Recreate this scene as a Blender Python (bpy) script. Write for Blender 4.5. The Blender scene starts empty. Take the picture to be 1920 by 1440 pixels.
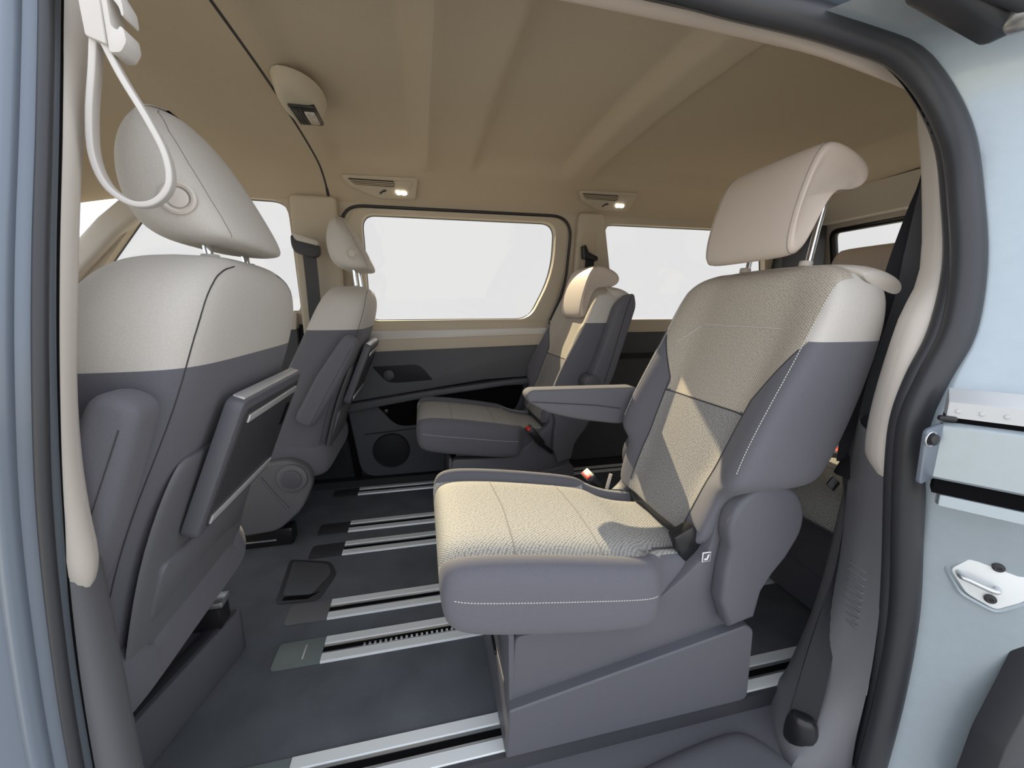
import bpy, bmesh, math
import numpy as np
from mathutils import Vector, Matrix, geometry
from mathutils.bvhtree import BVHTree

scene = bpy.context.scene
COL = scene.collection
R = math.radians

# ------------------------------------------------------------------ camera, sky, sun, exposure
# X runs to the rear of the vehicle, Y across it (away from the open door), Z up from the cabin floor
cam_d = bpy.data.cameras.new('camera')
cam_d.sensor_width = 36.0
cam_d.lens = 750.0 / 1920.0 * 36.0
cam_d.clip_start = 0.01
cam = bpy.data.objects.new('camera', cam_d)
COL.objects.link(cam)
cam.location = (0, 0, 0.88)
cam.rotation_euler = (R(90 - 10.87), 0, R(-12.62))
scene.camera = cam

world = bpy.data.worlds.new('world')
scene.world = world
world.use_nodes = True
bg = world.node_tree.nodes['Background']
bg.inputs[0].default_value = (0.93, 0.985, 1.085, 1)
bg.inputs[1].default_value = 1.70

sun_d = bpy.data.lights.new('sun', 'SUN')
sun_d.energy = 15.8
sun_d.angle = R(0.55)
sun_d.color = (1.0, 0.89, 0.64)
sun = bpy.data.objects.new('sun', sun_d)
COL.objects.link(sun)
SUN_TO = Vector((-0.165, 1.0, 0.54)).normalized()
sun.rotation_euler = SUN_TO.to_track_quat('Z', 'Y').to_euler()
sun.location = (-1, 4, 3)

vs = scene.view_settings
vs.view_transform = 'Standard'
vs.look = 'None'
vs.exposure = 0.0
vs.gamma = 1.0
vs.use_curve_mapping = False
scene.cycles.max_bounces = 16
scene.cycles.diffuse_bounces = 8
scene.cycles.transparent_max_bounces = 16

# ------------------------------------------------------------------ materials
MATS = {}


def mat(name, col, rough=0.6, metal=0.0, spec=0.4, noise=None, bump=None, weave=None, coat=0.0, emit=None, sheen=0.0):
    m = bpy.data.materials.new(name)
    m.use_nodes = True
    nt = m.node_tree
    b = nt.nodes['Principled BSDF']
    b.inputs['Base Color'].default_value = (*col, 1)
    b.inputs['Roughness'].default_value = rough
    b.inputs['Metallic'].default_value = metal
    b.inputs['Specular IOR Level'].default_value = spec
    b.inputs['Coat Weight'].default_value = coat
    b.inputs['Coat Roughness'].default_value = 0.08
    if sheen:
        b.inputs['Sheen Weight'].default_value = sheen
    if emit:
        b.inputs['Emission Color'].default_value = (*emit[0], 1)
        b.inputs['Emission Strength'].default_value = emit[1]
    tc = nt.nodes.new('ShaderNodeTexCoord')
    if noise:                                   # (scale, amount)
        n = nt.nodes.new('ShaderNodeTexNoise')
        n.inputs['Scale'].default_value = noise[0]
        n.inputs['Detail'].default_value = 4
        nt.links.new(tc.outputs['Object'], n.inputs['Vector'])
        mx = nt.nodes.new('ShaderNodeMix')
        mx.data_type = 'RGBA'
        a = noise[1]
        mx.inputs[6].default_value = (*[c * (1 - a) for c in col], 1)
        mx.inputs[7].default_value = (*[min(1, c * (1 + a)) for c in col], 1)
        nt.links.new(n.outputs['Fac'], mx.inputs[0])
        nt.links.new(mx.outputs[2], b.inputs['Base Color'])
    if weave:                                   # (scale, dark colour, bump)
        v = nt.nodes.new('ShaderNodeTexVoronoi')
        v.inputs['Scale'].default_value = weave[0]
        v.inputs['Randomness'].default_value = 0.25
        v.voronoi_dimensions = '2D'
        sx = nt.nodes.new('ShaderNodeSeparateXYZ')
        cb = nt.nodes.new('ShaderNodeCombineXYZ')
        mp = nt.nodes.new('ShaderNodeMapping')
        mp.inputs['Rotation'].default_value = (0.0, 0.0, R(45))
        nt.links.new(tc.outputs['Object'], sx.inputs['Vector'])
        nt.links.new(sx.outputs['Y'], cb.inputs['X'])
        ad = nt.nodes.new('ShaderNodeMath')
        nt.links.new(sx.outputs['X'], ad.inputs[0])
        nt.links.new(sx.outputs['Z'], ad.inputs[1])
        nt.links.new(ad.outputs[0], cb.inputs['Y'])
        nt.links.new(cb.outputs['Vector'], mp.inputs['Vector'])
        nt.links.new(mp.outputs['Vector'], v.inputs['Vector'])
        rp = nt.nodes.new('ShaderNodeValToRGB')
        rp.color_ramp.elements[0].position = 0.25
        rp.color_ramp.elements[0].color = (*col, 1)
        rp.color_ramp.elements[1].position = 0.62
        rp.color_ramp.elements[1].color = (*weave[1], 1)
        nt.links.new(v.outputs['Distance'], rp.inputs['Fac'])
        nt.links.new(rp.outputs['Color'], b.inputs['Base Color'])
        bp = nt.nodes.new('ShaderNodeBump')
        bp.inputs['Strength'].default_value = weave[2]
        bp.inputs['Distance'].default_value = 0.0015
        bp.invert = True
        nt.links.new(v.outputs['Distance'], bp.inputs['Height'])
        nt.links.new(bp.outputs['Normal'], b.inputs['Normal'])
    elif bump:                                  # (scale, strength)
        n2 = nt.nodes.new('ShaderNodeTexNoise')
        n2.inputs['Scale'].default_value = bump[0]
        n2.inputs['Detail'].default_value = 3
        nt.links.new(tc.outputs['Object'], n2.inputs['Vector'])
        bp = nt.nodes.new('ShaderNodeBump')
        bp.inputs['Strength'].default_value = bump[1]
        bp.inputs['Distance'].default_value = 0.001
        nt.links.new(n2.outputs['Fac'], bp.inputs['Height'])
        nt.links.new(bp.outputs['Normal'], b.inputs['Normal'])
    MATS[name] = m
    return m


mat('beige_cloth', (0.56, 0.53, 0.49), 0.85, noise=(420, 0.10), bump=(700, 0.35), spec=0.2, sheen=0.1)
mat('beige_weave', (0.54, 0.485, 0.405), 0.8, weave=(210, (0.29, 0.255, 0.21), 0.5), spec=0.25)
mat('grey_weave', (0.36, 0.345, 0.325), 0.8, weave=(210, (0.13, 0.128, 0.135), 0.5), spec=0.25)
mat('grey_weave_lit', (0.49, 0.48, 0.445), 0.75, weave=(210, (0.20, 0.20, 0.20), 0.5), spec=0.3)  # same cloth as grey_weave, lightened to stand in for skylight on the cushions
mat('grey_cloth', (0.130, 0.129, 0.148), 0.85, noise=(420, 0.10), bump=(700, 0.35), spec=0.25, sheen=0.1)
mat('beige_leather', (0.58, 0.495, 0.425), 0.55, bump=(260, 0.12), spec=0.35)
mat('grey_plastic', (0.106, 0.106, 0.121), 0.5, bump=(600, 0.15), spec=0.4)
mat('mid_plastic', (0.14, 0.14, 0.15), 0.5, bump=(600, 0.15), spec=0.4)
mat('dark_plastic', (0.045, 0.046, 0.052), 0.45, bump=(600, 0.12), spec=0.4)
mat('black_plastic', (0.014, 0.014, 0.016), 0.3, spec=0.5)
mat('black_gap', (0.004, 0.004, 0.005), 0.9, spec=0.1)
mat('beige_plastic', (0.58, 0.53, 0.475), 0.55, bump=(500, 0.12), spec=0.35)
mat('warm_plastic', (0.54, 0.475, 0.375), 0.55, bump=(500, 0.12), spec=0.3)
mat('pale_trim', (0.66, 0.63, 0.59), 0.35, spec=0.5)
mat('pale_plastic', (0.60, 0.57, 0.54), 0.45, spec=0.4)
mat('headliner', (0.53, 0.45, 0.34), 0.95, noise=(300, 0.06), bump=(500, 0.25), spec=0.1)
mat('carpet', (0.115, 0.125, 0.138), 0.95, noise=(9, 0.35), bump=(350, 0.7), spec=0.1)
mat('door_plastic', (0.085, 0.088, 0.096), 0.55, bump=(500, 0.15), spec=0.35)
mat('door_dark', (0.016, 0.017, 0.020), 0.6, spec=0.3)
mat('aluminium', (0.80, 0.83, 0.83), 0.38, metal=0.15, bump=(60, 0.04))
mat('chrome', (0.82, 0.83, 0.83), 0.12, metal=1.0)
mat('steel', (0.62, 0.64, 0.66), 0.35, metal=0.9)
mat('silver_trim', (0.66, 0.66, 0.66), 0.35, metal=0.5)
mat('paint', (0.37, 0.43, 0.47), 0.34, metal=0.25, coat=0.7, noise=(60, 0.06))
mat('silver_paint', (0.52, 0.53, 0.54), 0.4, metal=0.2, coat=0.3)
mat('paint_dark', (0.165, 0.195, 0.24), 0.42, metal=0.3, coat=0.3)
mat('rubber', (0.030, 0.031, 0.036), 0.45, spec=0.5)
mat('rubber_grey', (0.085, 0.10, 0.12), 0.45, spec=0.5)
mat('webbing', (0.022, 0.022, 0.025), 0.7, bump=(800, 0.3), spec=0.3)
mat('webbing_grey', (0.075, 0.075, 0.08), 0.7, bump=(800, 0.3), spec=0.3)
mat('cap_plastic', (0.16, 0.19, 0.185), 0.35, spec=0.5)
mat('red_button', (0.75, 0.035, 0.02), 0.4)
mat('thread', (0.62, 0.60, 0.56), 0.7)
mat('seam', (0.05, 0.048, 0.05), 0.9)
mat('seam_weave', (0.25, 0.245, 0.23), 0.9)
mat('seam_beige', (0.26, 0.23, 0.20), 0.9)
mat('lamp_lit', (1, 1, 1), 0.3, emit=((1.0, 0.95, 0.82), 9.0))
mat('lamp_lens', (0.55, 0.50, 0.45), 0.15, spec=0.6, noise=(90, 0.5))
mat('white_print', (0.8, 0.8, 0.8), 0.5)


def glass_mat(key, tint):
    m = bpy.data.materials.new(key)
    m.use_nodes = True
    nt = m.node_tree
    for n in list(nt.nodes):
        nt.nodes.remove(n)
    o = nt.nodes.new('ShaderNodeOutputMaterial')
    t = nt.nodes.new('ShaderNodeBsdfTransparent')
    t.inputs[0].default_value = (*tint, 1)
    g = nt.nodes.new('ShaderNodeBsdfGlossy')
    g.inputs['Roughness'].default_value = 0.02
    mx = nt.nodes.new('ShaderNodeMixShader')
    mx.inputs[0].default_value = 0.02
    nt.links.new(t.outputs[0], mx.inputs[1])
    nt.links.new(g.outputs[0], mx.inputs[2])
    nt.links.new(mx.outputs[0], o.inputs[0])
    MATS[key] = m


glass_mat('glass', (0.704, 0.685, 0.653))          # privacy tint, deepened to dim the strong sky seen through the panes
glass_mat('clear_glass', (0.93, 0.94, 0.935))


# ------------------------------------------------------------------ helpers
def tag(o, label, cat=None, group=None, kind=None):
    o['label'] = label
    if cat:
        o['category'] = cat
    if group:
        o['group'] = group
    if kind:
        o['kind'] = kind
    return o


def empty(name, loc, label, cat, group=None, kind=None):
    o = bpy.data.objects.new(name, None)
    o.empty_display_size = 0.05
    COL.objects.link(o)
    o.location = loc
    return tag(o, label, cat, group, kind)


def mesh_obj(name, verts, faces, m, parent=None, smooth=True, angle=38, normals=None):
    me = bpy.data.meshes.new(name)
    me.from_pydata([tuple(v) for v in verts], [], [tuple(f) for f in faces])
    me.validate()
    me.materials.append(MATS[m])
    o = bpy.data.objects.new(name, me)
    COL.objects.link(o)
    if parent:
        o.parent = parent
    if smooth:
        me.polygons.foreach_set('use_smooth', [True] * len(me.polygons))
        if normals is not None:
            me.normals_split_custom_set_from_vertices([tuple(n) for n in normals])
        else:
            me.set_sharp_from_angle(angle=R(angle))
    return o


def bm_obj(name, bm, m, parent=None, smooth=True, angle=38):
    bmesh.ops.recalc_face_normals(bm, faces=bm.faces[:])
    me = bpy.data.meshes.new(name)
    bm.to_mesh(me)
    bm.free()
    me.materials.append(MATS[m])
    o = bpy.data.objects.new(name, me)
    COL.objects.link(o)
    if parent:
        o.parent = parent
    if smooth:
        me.polygons.foreach_set('use_smooth', [True] * len(me.polygons))
        me.set_sharp_from_angle(angle=R(angle))
    return o


def fillet(pts, r, n=4):
    """round the corners of a closed 2D polygon; r one radius or one per corner"""
    out = []
    N = len(pts)
    rs = r if isinstance(r, (list, tuple)) else [r] * N
    for i in range(N):
        p0, p1, p2 = (np.array(pts[(i + k) % N], float) for k in (-1, 0, 1))
        a, b = p0 - p1, p2 - p1
        la, lb = np.linalg.norm(a), np.linalg.norm(b)
        d = min(rs[i], la * 0.48, lb * 0.48)
        if d < 1e-5:
            out.append(tuple(p1))
            continue
        q0, q2 = p1 + a / la * d, p1 + b / lb * d
        for k in range(n + 1):
            t = k / n
            out.append(tuple((1 - t) ** 2 * q0 + 2 * t * (1 - t) * p1 + t * t * q2))
    return out


def prism(name, pts, a, b, m, parent=None, axis='y', bevel=0.0, seg=2, smooth=True, M=None):
    """polygon extruded along an axis. axis y: pts are (x,z); z: (x,y); x: (y,z)"""
    bm = bmesh.new()

    def P(u, v, w):
        p = (u, w, v) if axis == 'y' else (u, v, w) if axis == 'z' else (w, u, v)
        return M @ Vector(p) if M is not None else p
    lo = [bm.verts.new(P(u, v, a)) for u, v in pts]
    hi = [bm.verts.new(P(u, v, b)) for u, v in pts]
    n = len(pts)
    f1 = bm.faces.new(lo)
    f2 = bm.faces.new(hi[::-1])
    for i in range(n):
        bm.faces.new((lo[i], lo[(i + 1) % n], hi[(i + 1) % n], hi[i]))
    bmesh.ops.recalc_face_normals(bm, faces=bm.faces[:])
    if bevel:
        es = list(set(list(f1.edges) + list(f2.edges)))
        bmesh.ops.bevel(bm, geom=es, offset=bevel, segments=seg, profile=0.5, affect='EDGES', clamp_overlap=True)
    return bm_obj(name, bm, m, parent, smooth)


def box(name, c, s, m, parent=None, bevel=0.003, rot=None, seg=2):
    bm = bmesh.new()
    bmesh.ops.create_cube(bm, size=1.0)
    bmesh.ops.scale(bm, vec=s, verts=bm.verts)
    if bevel:
        bmesh.ops.bevel(bm, geom=bm.edges[:], offset=min(bevel, min(s) * 0.45), segments=seg, profile=0.5, affect='EDGES')
    if rot is not None:
        bmesh.ops.rotate(bm, matrix=rot, verts=bm.verts)
    bmesh.ops.translate(bm, vec=c, verts=bm.verts)
    return bm_obj(name, bm, m, parent)


def _basis(t):
    return np.array([(1 - t) ** 3 / 6, (3 * t ** 3 - 6 * t ** 2 + 4) / 6, (-3 * t ** 3 + 3 * t ** 2 + 3 * t + 1) / 6, t ** 3 / 6])


def bs_closed(P, n):
    P = np.asarray(P, float)
    M = len(P)
    out = []
    for i in range(M):
        for k in range(n):
            w = _basis(k / n)
            out.append(sum(w[j] * P[(i + j - 1) % M] for j in range(4)))
    return np.array(out)


def bs_open(P, n):
    P = np.asarray(P, float)
    Q = np.concatenate([[2 * P[0] - P[1]], P, [2 * P[-1] - P[-2]]])
    out = []
    for i in range(len(P) - 1):
        for k in range(n):
            w = _basis(k / n)
            out.append(sum(w[j] * Q[i + j] for j in range(4)))
    out.append(P[-1])
    return np.array(out)


def cr_open(P, n):
    """interpolating spline"""
    P = np.asarray(P, float)
    Q = np.concatenate([[2 * P[0] - P[1]], P, [2 * P[-1] - P[-2]]])
    out = []
    for i in range(len(P) - 1):
        p0, p1, p2, p3 = Q[i:i + 4]
        for k in range(n):
            t = k / n
            out.append(0.5 * ((2 * p1) + (-p0 + p2) * t + (2 * p0 - 5 * p1 + 4 * p2 - p3) * t * t + (-p0 + 3 * p1 - 3 * p2 + p3) * t ** 3))
    out.append(P[-1])
    return np.array(out)


def loft_data(rings, nu=4, nv=4, closed=True, cap=True):
    rings = np.asarray(rings, float)
    rr = np.array([bs_closed(r, nu) if closed else bs_open(r, nu) for r in rings])
    g = bs_open(rr, nv)
    K, M = g.shape[:2]
    verts = g.reshape(-1, 3)
    faces = []
    L = M if closed else M - 1
    for i in range(K - 1):
        for j in range(L):
            j2 = (j + 1) % M
            faces.append((i * M + j, i * M + j2, (i + 1) * M + j2, (i + 1) * M + j))
    if cap and closed:
        faces.append(tuple(range(M))[::-1])
        faces.append(tuple((K - 1) * M + j for j in range(M)))
    return verts, faces


def loft(name, rings, m, parent=None, nu=4, nv=4, closed=True, cap=True, angle=60):
    v, f = loft_data(rings, nu, nv, closed, cap)
    bm = to_bm(v, f)
    return bm_obj(name, bm, m, parent, True, angle)


def to_bm(v, f):
    bm = bmesh.new()
    vs_ = [bm.verts.new(tuple(p)) for p in v]
    for q in f:
        try:
            bm.faces.new([vs_[i] for i in q])
        except ValueError:
            pass
    bmesh.ops.recalc_face_normals(bm, faces=bm.faces[:])
    bm.normal_update()
    return bm


def split_regions(bm, cuts, classify, spec, parent):
    """cut a surface along planes and make one object for each region; spec: region -> (name, material)"""
    for co, no, flt in cuts:
        fs = [f for f in bm.faces if flt is None or flt(f.calc_center_median(), f.normal)]
        gs = set(fs)
        for f in fs:
            gs.update(f.edges)
            gs.update(f.verts)
        bmesh.ops.bisect_plane(bm, geom=list(gs), plane_co=co, plane_no=no, dist=1e-5)
    bm.normal_update()
    bm.verts.index_update()
    groups = {}
    for f in bm.faces:
        groups.setdefault(classify(f.calc_center_median(), f.normal), []).append(f)
    outs = {}
    for key, fs in groups.items():
        idx = {}
        vv, nn, ff = [], [], []
        for f in fs:
            q = []
            for v in f.verts:
                if v.index not in idx:
                    idx[v.index] = len(vv)
                    vv.append(v.co.copy())
                    nn.append(v.normal.copy())
                q.append(idx[v.index])
            ff.append(q)
        nm, mm = spec[key]
        outs[key] = mesh_obj(nm, vv, ff, mm, parent, True, normals=nn)
    return outs


def frame_sweep(path, prof, ref=(0, -1, 0), closed=False, capped=True):
    """sweep a closed 2D profile (n, b) along a path; n follows ref, b = t x n"""
    path = np.asarray(path, float)
    K = len(path)
    ref = np.asarray(ref, float)
    verts, faces = [], []
    M = len(prof)
    for i in range(K):
        if closed:
            t = path[(i + 1) % K] - path[i - 1]
        else:
            t = path[min(i + 1, K - 1)] - path[max(i - 1, 0)]
        t = t / (np.linalg.norm(t) + 1e-9)
        rf = ref[i] if ref.ndim == 2 else ref
        n = rf - t * (rf @ t)
        n /= np.linalg.norm(n) + 1e-9
        b = np.cross(t, n)
        for u, v in prof:
            verts.append(path[i] + n * u + b * v)
    L = K if closed else K - 1
    for i in range(L):
        i2 = (i + 1) % K
        for j in range(M):
            j2 = (j + 1) % M
            faces.append((i * M + j, i * M + j2, i2 * M + j2, i2 * M + j))
    if capped and not closed:
        faces.append(tuple(range(M))[::-1])
        faces.append(tuple((K - 1) * M + j for j in range(M)))
    return verts, faces


def sweep(name, path, prof, m, parent=None, ref=(0, -1, 0), closed=False, angle=50):
    v, f = frame_sweep(path, prof, ref, closed)
    return bm_obj(name, to_bm(v, f), m, parent, True, angle)


def circle(r, n=10, ry=None):
    ry = ry or r
    return [(r * math.cos(2 * math.pi * k / n), ry * math.sin(2 * math.pi * k / n)) for k in range(n)]


def rrect(w, h, r, n=3):
    return fillet([(-w / 2, -h / 2), (w / 2, -h / 2), (w / 2, h / 2), (-w / 2, h / 2)], r, n)


def tube(name, path, r, m, parent=None, n=10, closed=False, ref=(0.3, -1, 0.2)):
    return sweep(name, path, circle(r, n), m, parent, ref, closed)


def disc(name, c, r, h, axis, m, parent=None, bevel=0.003, n=32, ry=None):
    """a short bevelled cylinder along an axis vector"""
    bm = bmesh.new()
    bmesh.ops.create_cone(bm, cap_ends=True, segments=n, radius1=r, radius2=r, depth=h)
    if ry:
        bmesh.ops.scale(bm, vec=(1, ry / r, 1), verts=bm.verts)
    if bevel:
        es = [e for e in bm.edges if abs(e.verts[0].co.z - e.verts[1].co.z) < 1e-6]
        bmesh.ops.bevel(bm, geom=es, offset=bevel, segments=2, profile=0.5, affect='EDGES')
    q = Vector(axis).to_track_quat('Z', 'Y').to_matrix()
    bmesh.ops.rotate(bm, matrix=q, verts=bm.verts)
    bmesh.ops.translate(bm, vec=c, verts=bm.verts)
    return bm_obj(name, bm, m, parent)


def ring(name, c, r, t, axis, m, parent=None, n=32):
    q = Vector(axis).to_track_quat('Z', 'Y').to_matrix()
    path = [tuple(Vector(c) + q @ Vector((r * math.cos(2 * math.pi * k / n), r * math.sin(2 * math.pi * k / n), 0))) for k in range(n)]
    return sweep(name, path, circle(t, 6), m, parent, ref=tuple(axis), closed=True)


def stitches(name, path, m, parent, step=0.0055, r=0.0007):
    """a row of separate thread stitches along a path"""
    path = np.asarray(path, float)
    d = np.concatenate([[0], np.cumsum(np.linalg.norm(np.diff(path, axis=0), axis=1))])
    V, Fc = [], []
    s = 0.0
    while s + step * 0.62 < d[-1]:
        a = np.array([np.interp(s, d, path[:, k]) for k in range(3)])
        b = np.array([np.interp(s + step * 0.62, d, path[:, k]) for k in range(3)])
        t = (b - a) / np.linalg.norm(b - a)
        n = np.cross(t, (0.31, 0.55, 0.77))
        n /= np.linalg.norm(n)
        c = np.cross(t, n)
        o = len(V)
        for p in (a, b):
            for k in range(4):
                an = k * math.pi / 2
                V.append(p + r * (n * math.cos(an) + c * math.sin(an)))
        for k in range(4):
            k2 = (k + 1) % 4
            Fc.append((o + k, o + k2, o + 4 + k2, o + 4 + k))
        Fc += [(o + 3, o + 2, o + 1, o), (o + 4, o + 5, o + 6, o + 7)]
        s += step
    return mesh_obj(name, V, Fc, m, parent, smooth=False)


def drape(bvh, pts, direction, lift=0.0006, far=0.5):
    out = []
    d = Vector(direction).normalized()
    for p in pts:
        h = bvh.ray_cast(Vector(p) - d * far, d)
        if h[0] is not None:
            out.append(tuple(h[0] + h[1].normalized() * lift if h[1].dot(d) < 0 else h[0] - h[1].normalized() * lift))
    return out


def densify(pts, n=6):
    return cr_open(np.asarray(pts, float), n)


def lerp_keys(keys, z):
    zs = [k[0] for k in keys]
    return [float(np.interp(z, zs, [k[i] for k in keys])) for i in range(1, len(keys[0]))]


# ------------------------------------------------------------------ cabin shell
YC = 1.303                                           # centre line of the vehicle


def side_y(z):                                       # body side at height z, near side (far side is its mirror)
    return 0.46 if z < 0.85 else 0.46 + 0.36 * (z - 0.85) ** 1.2


# ground outside
gm = mat('concrete', (0.40, 0.39, 0.37), 0.9, noise=(3, 0.12), bump=(40, 0.3), spec=0.2)
gr = prism('ground', [(-40, -40), (40, -40), (40, 40), (-40, 40)], -0.66, -0.60, 'concrete', axis='z', smooth=False)
tag(gr, 'pale concrete ground outside the vehicle', kind='structure')
# floor
flo = prism('floor', [(-1.75, 0.635), (2.42, 0.635), (2.42, 2.06), (-1.75, 2.06)], -0.05, 0.0, 'carpet', axis='z', smooth=False)
tag(flo, 'dark grey carpet covering the vehicle floor between the seats', kind='structure')

# headliner: profile across the cabin (offset from centre, height), relief along it
HP = [(-0.690, 1.335), (-0.655, 1.378), (-0.600, 1.416), (-0.520, 1.441), (-0.350, 1.457), (-0.120, 1.466), (0.0, 1.468),
      (0.120, 1.466), (0.350, 1.457), (0.520, 1.441), (0.600, 1.416), (0.655, 1.378), (0.690, 1.335)]


def head_relief(x, u):
    def sst(a, b, t):
        t = min(1, max(0, (t - a) / (b - a)))
        return t * t * (3 - 2 * t)
    mid = 1 - sst(0.46, 0.54, abs(u))
    d = 0.0
    d += 0.024 * math.exp(-((x - 0.045) / 0.026) ** 2)             # narrow crest
    d -= 0.040 * (sst(0.225, 0.27, x) - sst(0.62, 0.68, x))        # recessed panel
    d -= 0.040 * (sst(0.76, 0.82, x) - sst(1.55, 1.65, x))
    d -= 0.018 * (sst(-0.33, -0.27, x) - sst(-0.03, 0.01, x))
    d += 0.010 * math.exp(-((x + 0.62) / 0.10) ** 2)
    return -d * mid


def headliner(name, x0, x1, nx, parent=None):
    pr = cr_open(HP, 4)
    V, Fc = [], []
    xs = np.linspace(x0, x1, nx)
    M = len(pr)
    for x in xs:
        for u, z in pr:
            fz = z
            if x < -0.75:
                fz -= 0.12 * ((-0.75 - x) / 0.65) ** 2 * 0.7
            V.append((x, YC + u, fz + head_relief(x, u)))
    for i in range(nx - 1):
        for j in range(M - 1):
            Fc.append((i * M + j, i * M + j + 1, (i + 1) * M + j + 1, (i + 1) * M + j))
    # thickness: roof skin above
    o = len(V)
    V += [(v[0], v[1], v[2] + 0.03) for v in V[:o]]
    Fc += [tuple(o + k for k in f[::-1]) for f in Fc[:(nx - 1) * (M - 1)]]
    for i in range(nx - 1):
        for j in (0, M - 1):
            a, b = i * M + j, (i + 1) * M + j
            Fc.append((a, b, b + o, a + o))
    for i in (0, nx - 1):
        for j in range(M - 1):
            a, b = i * M + j, i * M + j + 1
            Fc.append((a, b, b + o, a + o))
    return bm_obj(name, to_bm(V, Fc), 'headliner', parent, True, 40)


ceil = headliner('ceiling', -0.366, 2.42, 230)
tag(ceil, 'beige fabric headliner with moulded cross ribs', kind='structure')
headliner('front_headliner', -1.40, -0.374, 40, ceil)
gp = cr_open([(-0.37, YC + u, z + 0.004) for u, z in HP], 4)
sweep('headliner_seam', gp, rrect(0.006, 0.012, 0.001), 'seam', ceil, ref=(0, 0.01, 1))


# ---- far side wall with window openings
def far_y(z):
    return 2.075 - (z - 0.80) * 0.15


def wall_band(name, outer, holes, yfun, m, depth, parent=None, hole_bevel=0.0):
    """planar band with openings; the openings get a reveal of the given depth"""
    loops = [outer] + holes
    flat = [p for lp in loops for p in lp]
    tris = geometry.tessellate_polygon([[Vector((p[0], p[1], 0)) for p in lp] for lp in loops])
    V = [(p[0], yfun(p[1]), p[1]) for p in flat]
    n = len(V)
    V += [(p[0], yfun(p[1]) + depth, p[1]) for p in flat]
    Fc = [tuple(t) for t in tris] + [tuple(n + k for k in t[::-1]) for t in tris]
    o = 0
    for lp in loops:
        L = len(lp)
        for k in range(L):
            a, b = o + k, o + (k + 1) % L
            Fc.append((a, b, b + n, a + n))
        o += L
    return bm_obj(name, to_bm(V, Fc), m, parent, True, 30)


W1 = fillet([(-0.545, 0.86), (-0.540, 1.330), (-0.80, 1.335), (-1.06, 1.290), (-1.43, 0.86)], [0.03, 0.07, 0.02, 0.08, 0.04], 6)
W2 = fillet([(-0.245, 0.815), (-0.245, 1.292), (0.672, 1.292), (0.672, 1.05), (0.560, 0.818)], [0.05, 0.06, 0.07, 0.16, 0.07], 8)
W3 = fillet([(1.055, 0.805), (0.925, 1.300), (1.90, 1.300), (2.05, 0.805)], [0.05, 0.07, 0.07, 0.05], 6)
wall_r = wall_band('wall_right', [(-1.62, 0.76), (-1.05, 1.345), (2.42, 1.345), (2.42, 0.76)], [W1, W2, W3], far_y, 'warm_plastic', 0.045)
tag(wall_r, 'beige window surrounds and pillars along the far side of the cabin', kind='structure')


def pane(name, loop, yfun, dy, label, thick=0.004, m='glass'):
    big = loop
    V = [(p[0], yfun(p[1]) + dy, p[1]) for p in big] + [(p[0], yfun(p[1]) + dy + thick, p[1]) for p in big]
    n = len(big)
    Fc = [tuple(range(n)), tuple(range(n, 2 * n))[::-1]] + [(k, (k + 1) % n, n + (k + 1) % n, n + k) for k in range(n)]
    o = bm_obj(name, to_bm(V, Fc), m, None, False)
    return tag(o, label, kind='structure')


def gasket(name, loop, yfun, dy, r, m, parent):
    path = [(p[0], yfun(p[1]) + dy, p[1]) for p in loop]
    return sweep(name, path, circle(r, 6), m, parent, ref=(0, -1, 0.1), closed=True)


w1 = pane('window_1', W1, far_y, 0.040, 'clear front side window beyond the near front seat')
w2 = pane('window_2', W2, far_y, 0.040, 'wide clear window above the far side door panel')
w3 = pane('window_3', W3, far_y, 0.040, 'clear rear side window behind the far middle seat')
for w, lp in ((w1, W1), (w2, W2), (w3, W3)):
    gasket('window_gasket', lp, far_y, 0.038, 0.004, 'rubber_grey', w)
# door aperture seal line around window 2
DS = fillet([(-0.33, 0.80), (-0.33, 1.322), (0.755, 1.322), (0.742, 0.98), (0.67, 0.80)], [0.01, 0.10, 0.11, 0.2, 0.02], 8)
seal_path = [(p[0], far_y(p[1]) - 0.003, p[1]) for p in DS[9:]]
sweep('door_seal', seal_path[:-6], circle(0.007, 8), 'rubber', wall_r, ref=(0, -1, 0.1))

# raised frame of the sliding door around window 2
fr_out = fillet([(-0.30, 0.775), (-0.30, 1.312), (0.735, 1.312), (0.722, 0.99), (0.64, 0.775)], [0.02, 0.09, 0.10, 0.2, 0.05], 8)
wf = wall_band('door_window_frame', fr_out, [W2], lambda z: far_y(z) - 0.012, 'warm_plastic', 0.014, wall_r)

# lower trim below the far windows
lower = empty('wall_right_lower', (0, 0, 0), 'dark grey lower side trim along the far side of the cabin', None, kind='structure')
prism('panel', [(2.045, -0.02), (2.12, -0.02), (2.12, 0.80), (2.075, 0.80), (2.05, 0.66)], -1.6, 2.42, 'door_dark', lower, axis='x')
# sill shelf under the glass, stepped
prism('window_ledge', [(2.035, 0.765), (2.085, 0.765), (2.085, 0.812), (2.062, 0.812)], -0.34, 0.66, 'warm_plastic', lower, axis='x', bevel=0.004)
prism('window_ledge', [(2.035, 0.745), (2.085, 0.745), (2.085, 0.812), (2.062, 0.812)], 0.80, 2.40, 'warm_plastic', lower, axis='x', bevel=0.004)
prism('rear_side_panel', [(2.02, 0.0), (2.06, 0.0), (2.06, 0.745), (2.03, 0.745)], 0.80, 2.40, 'door_plastic', lower, axis='x', bevel=0.006)
prism('ledge_moulding', [(2.015, 0.60), (2.06, 0.60), (2.06, 0.625), (2.02, 0.63)], 0.80, 2.40, 'door_dark', lower, axis='x', bevel=0.003)

# far sliding door panel: a door of the cabin with its own parts
door = empty('door_1', (0.2, 2.03, 0.0), 'dark grey inner panel of the far sliding door with speaker and pocket', None, kind='structure')


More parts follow.
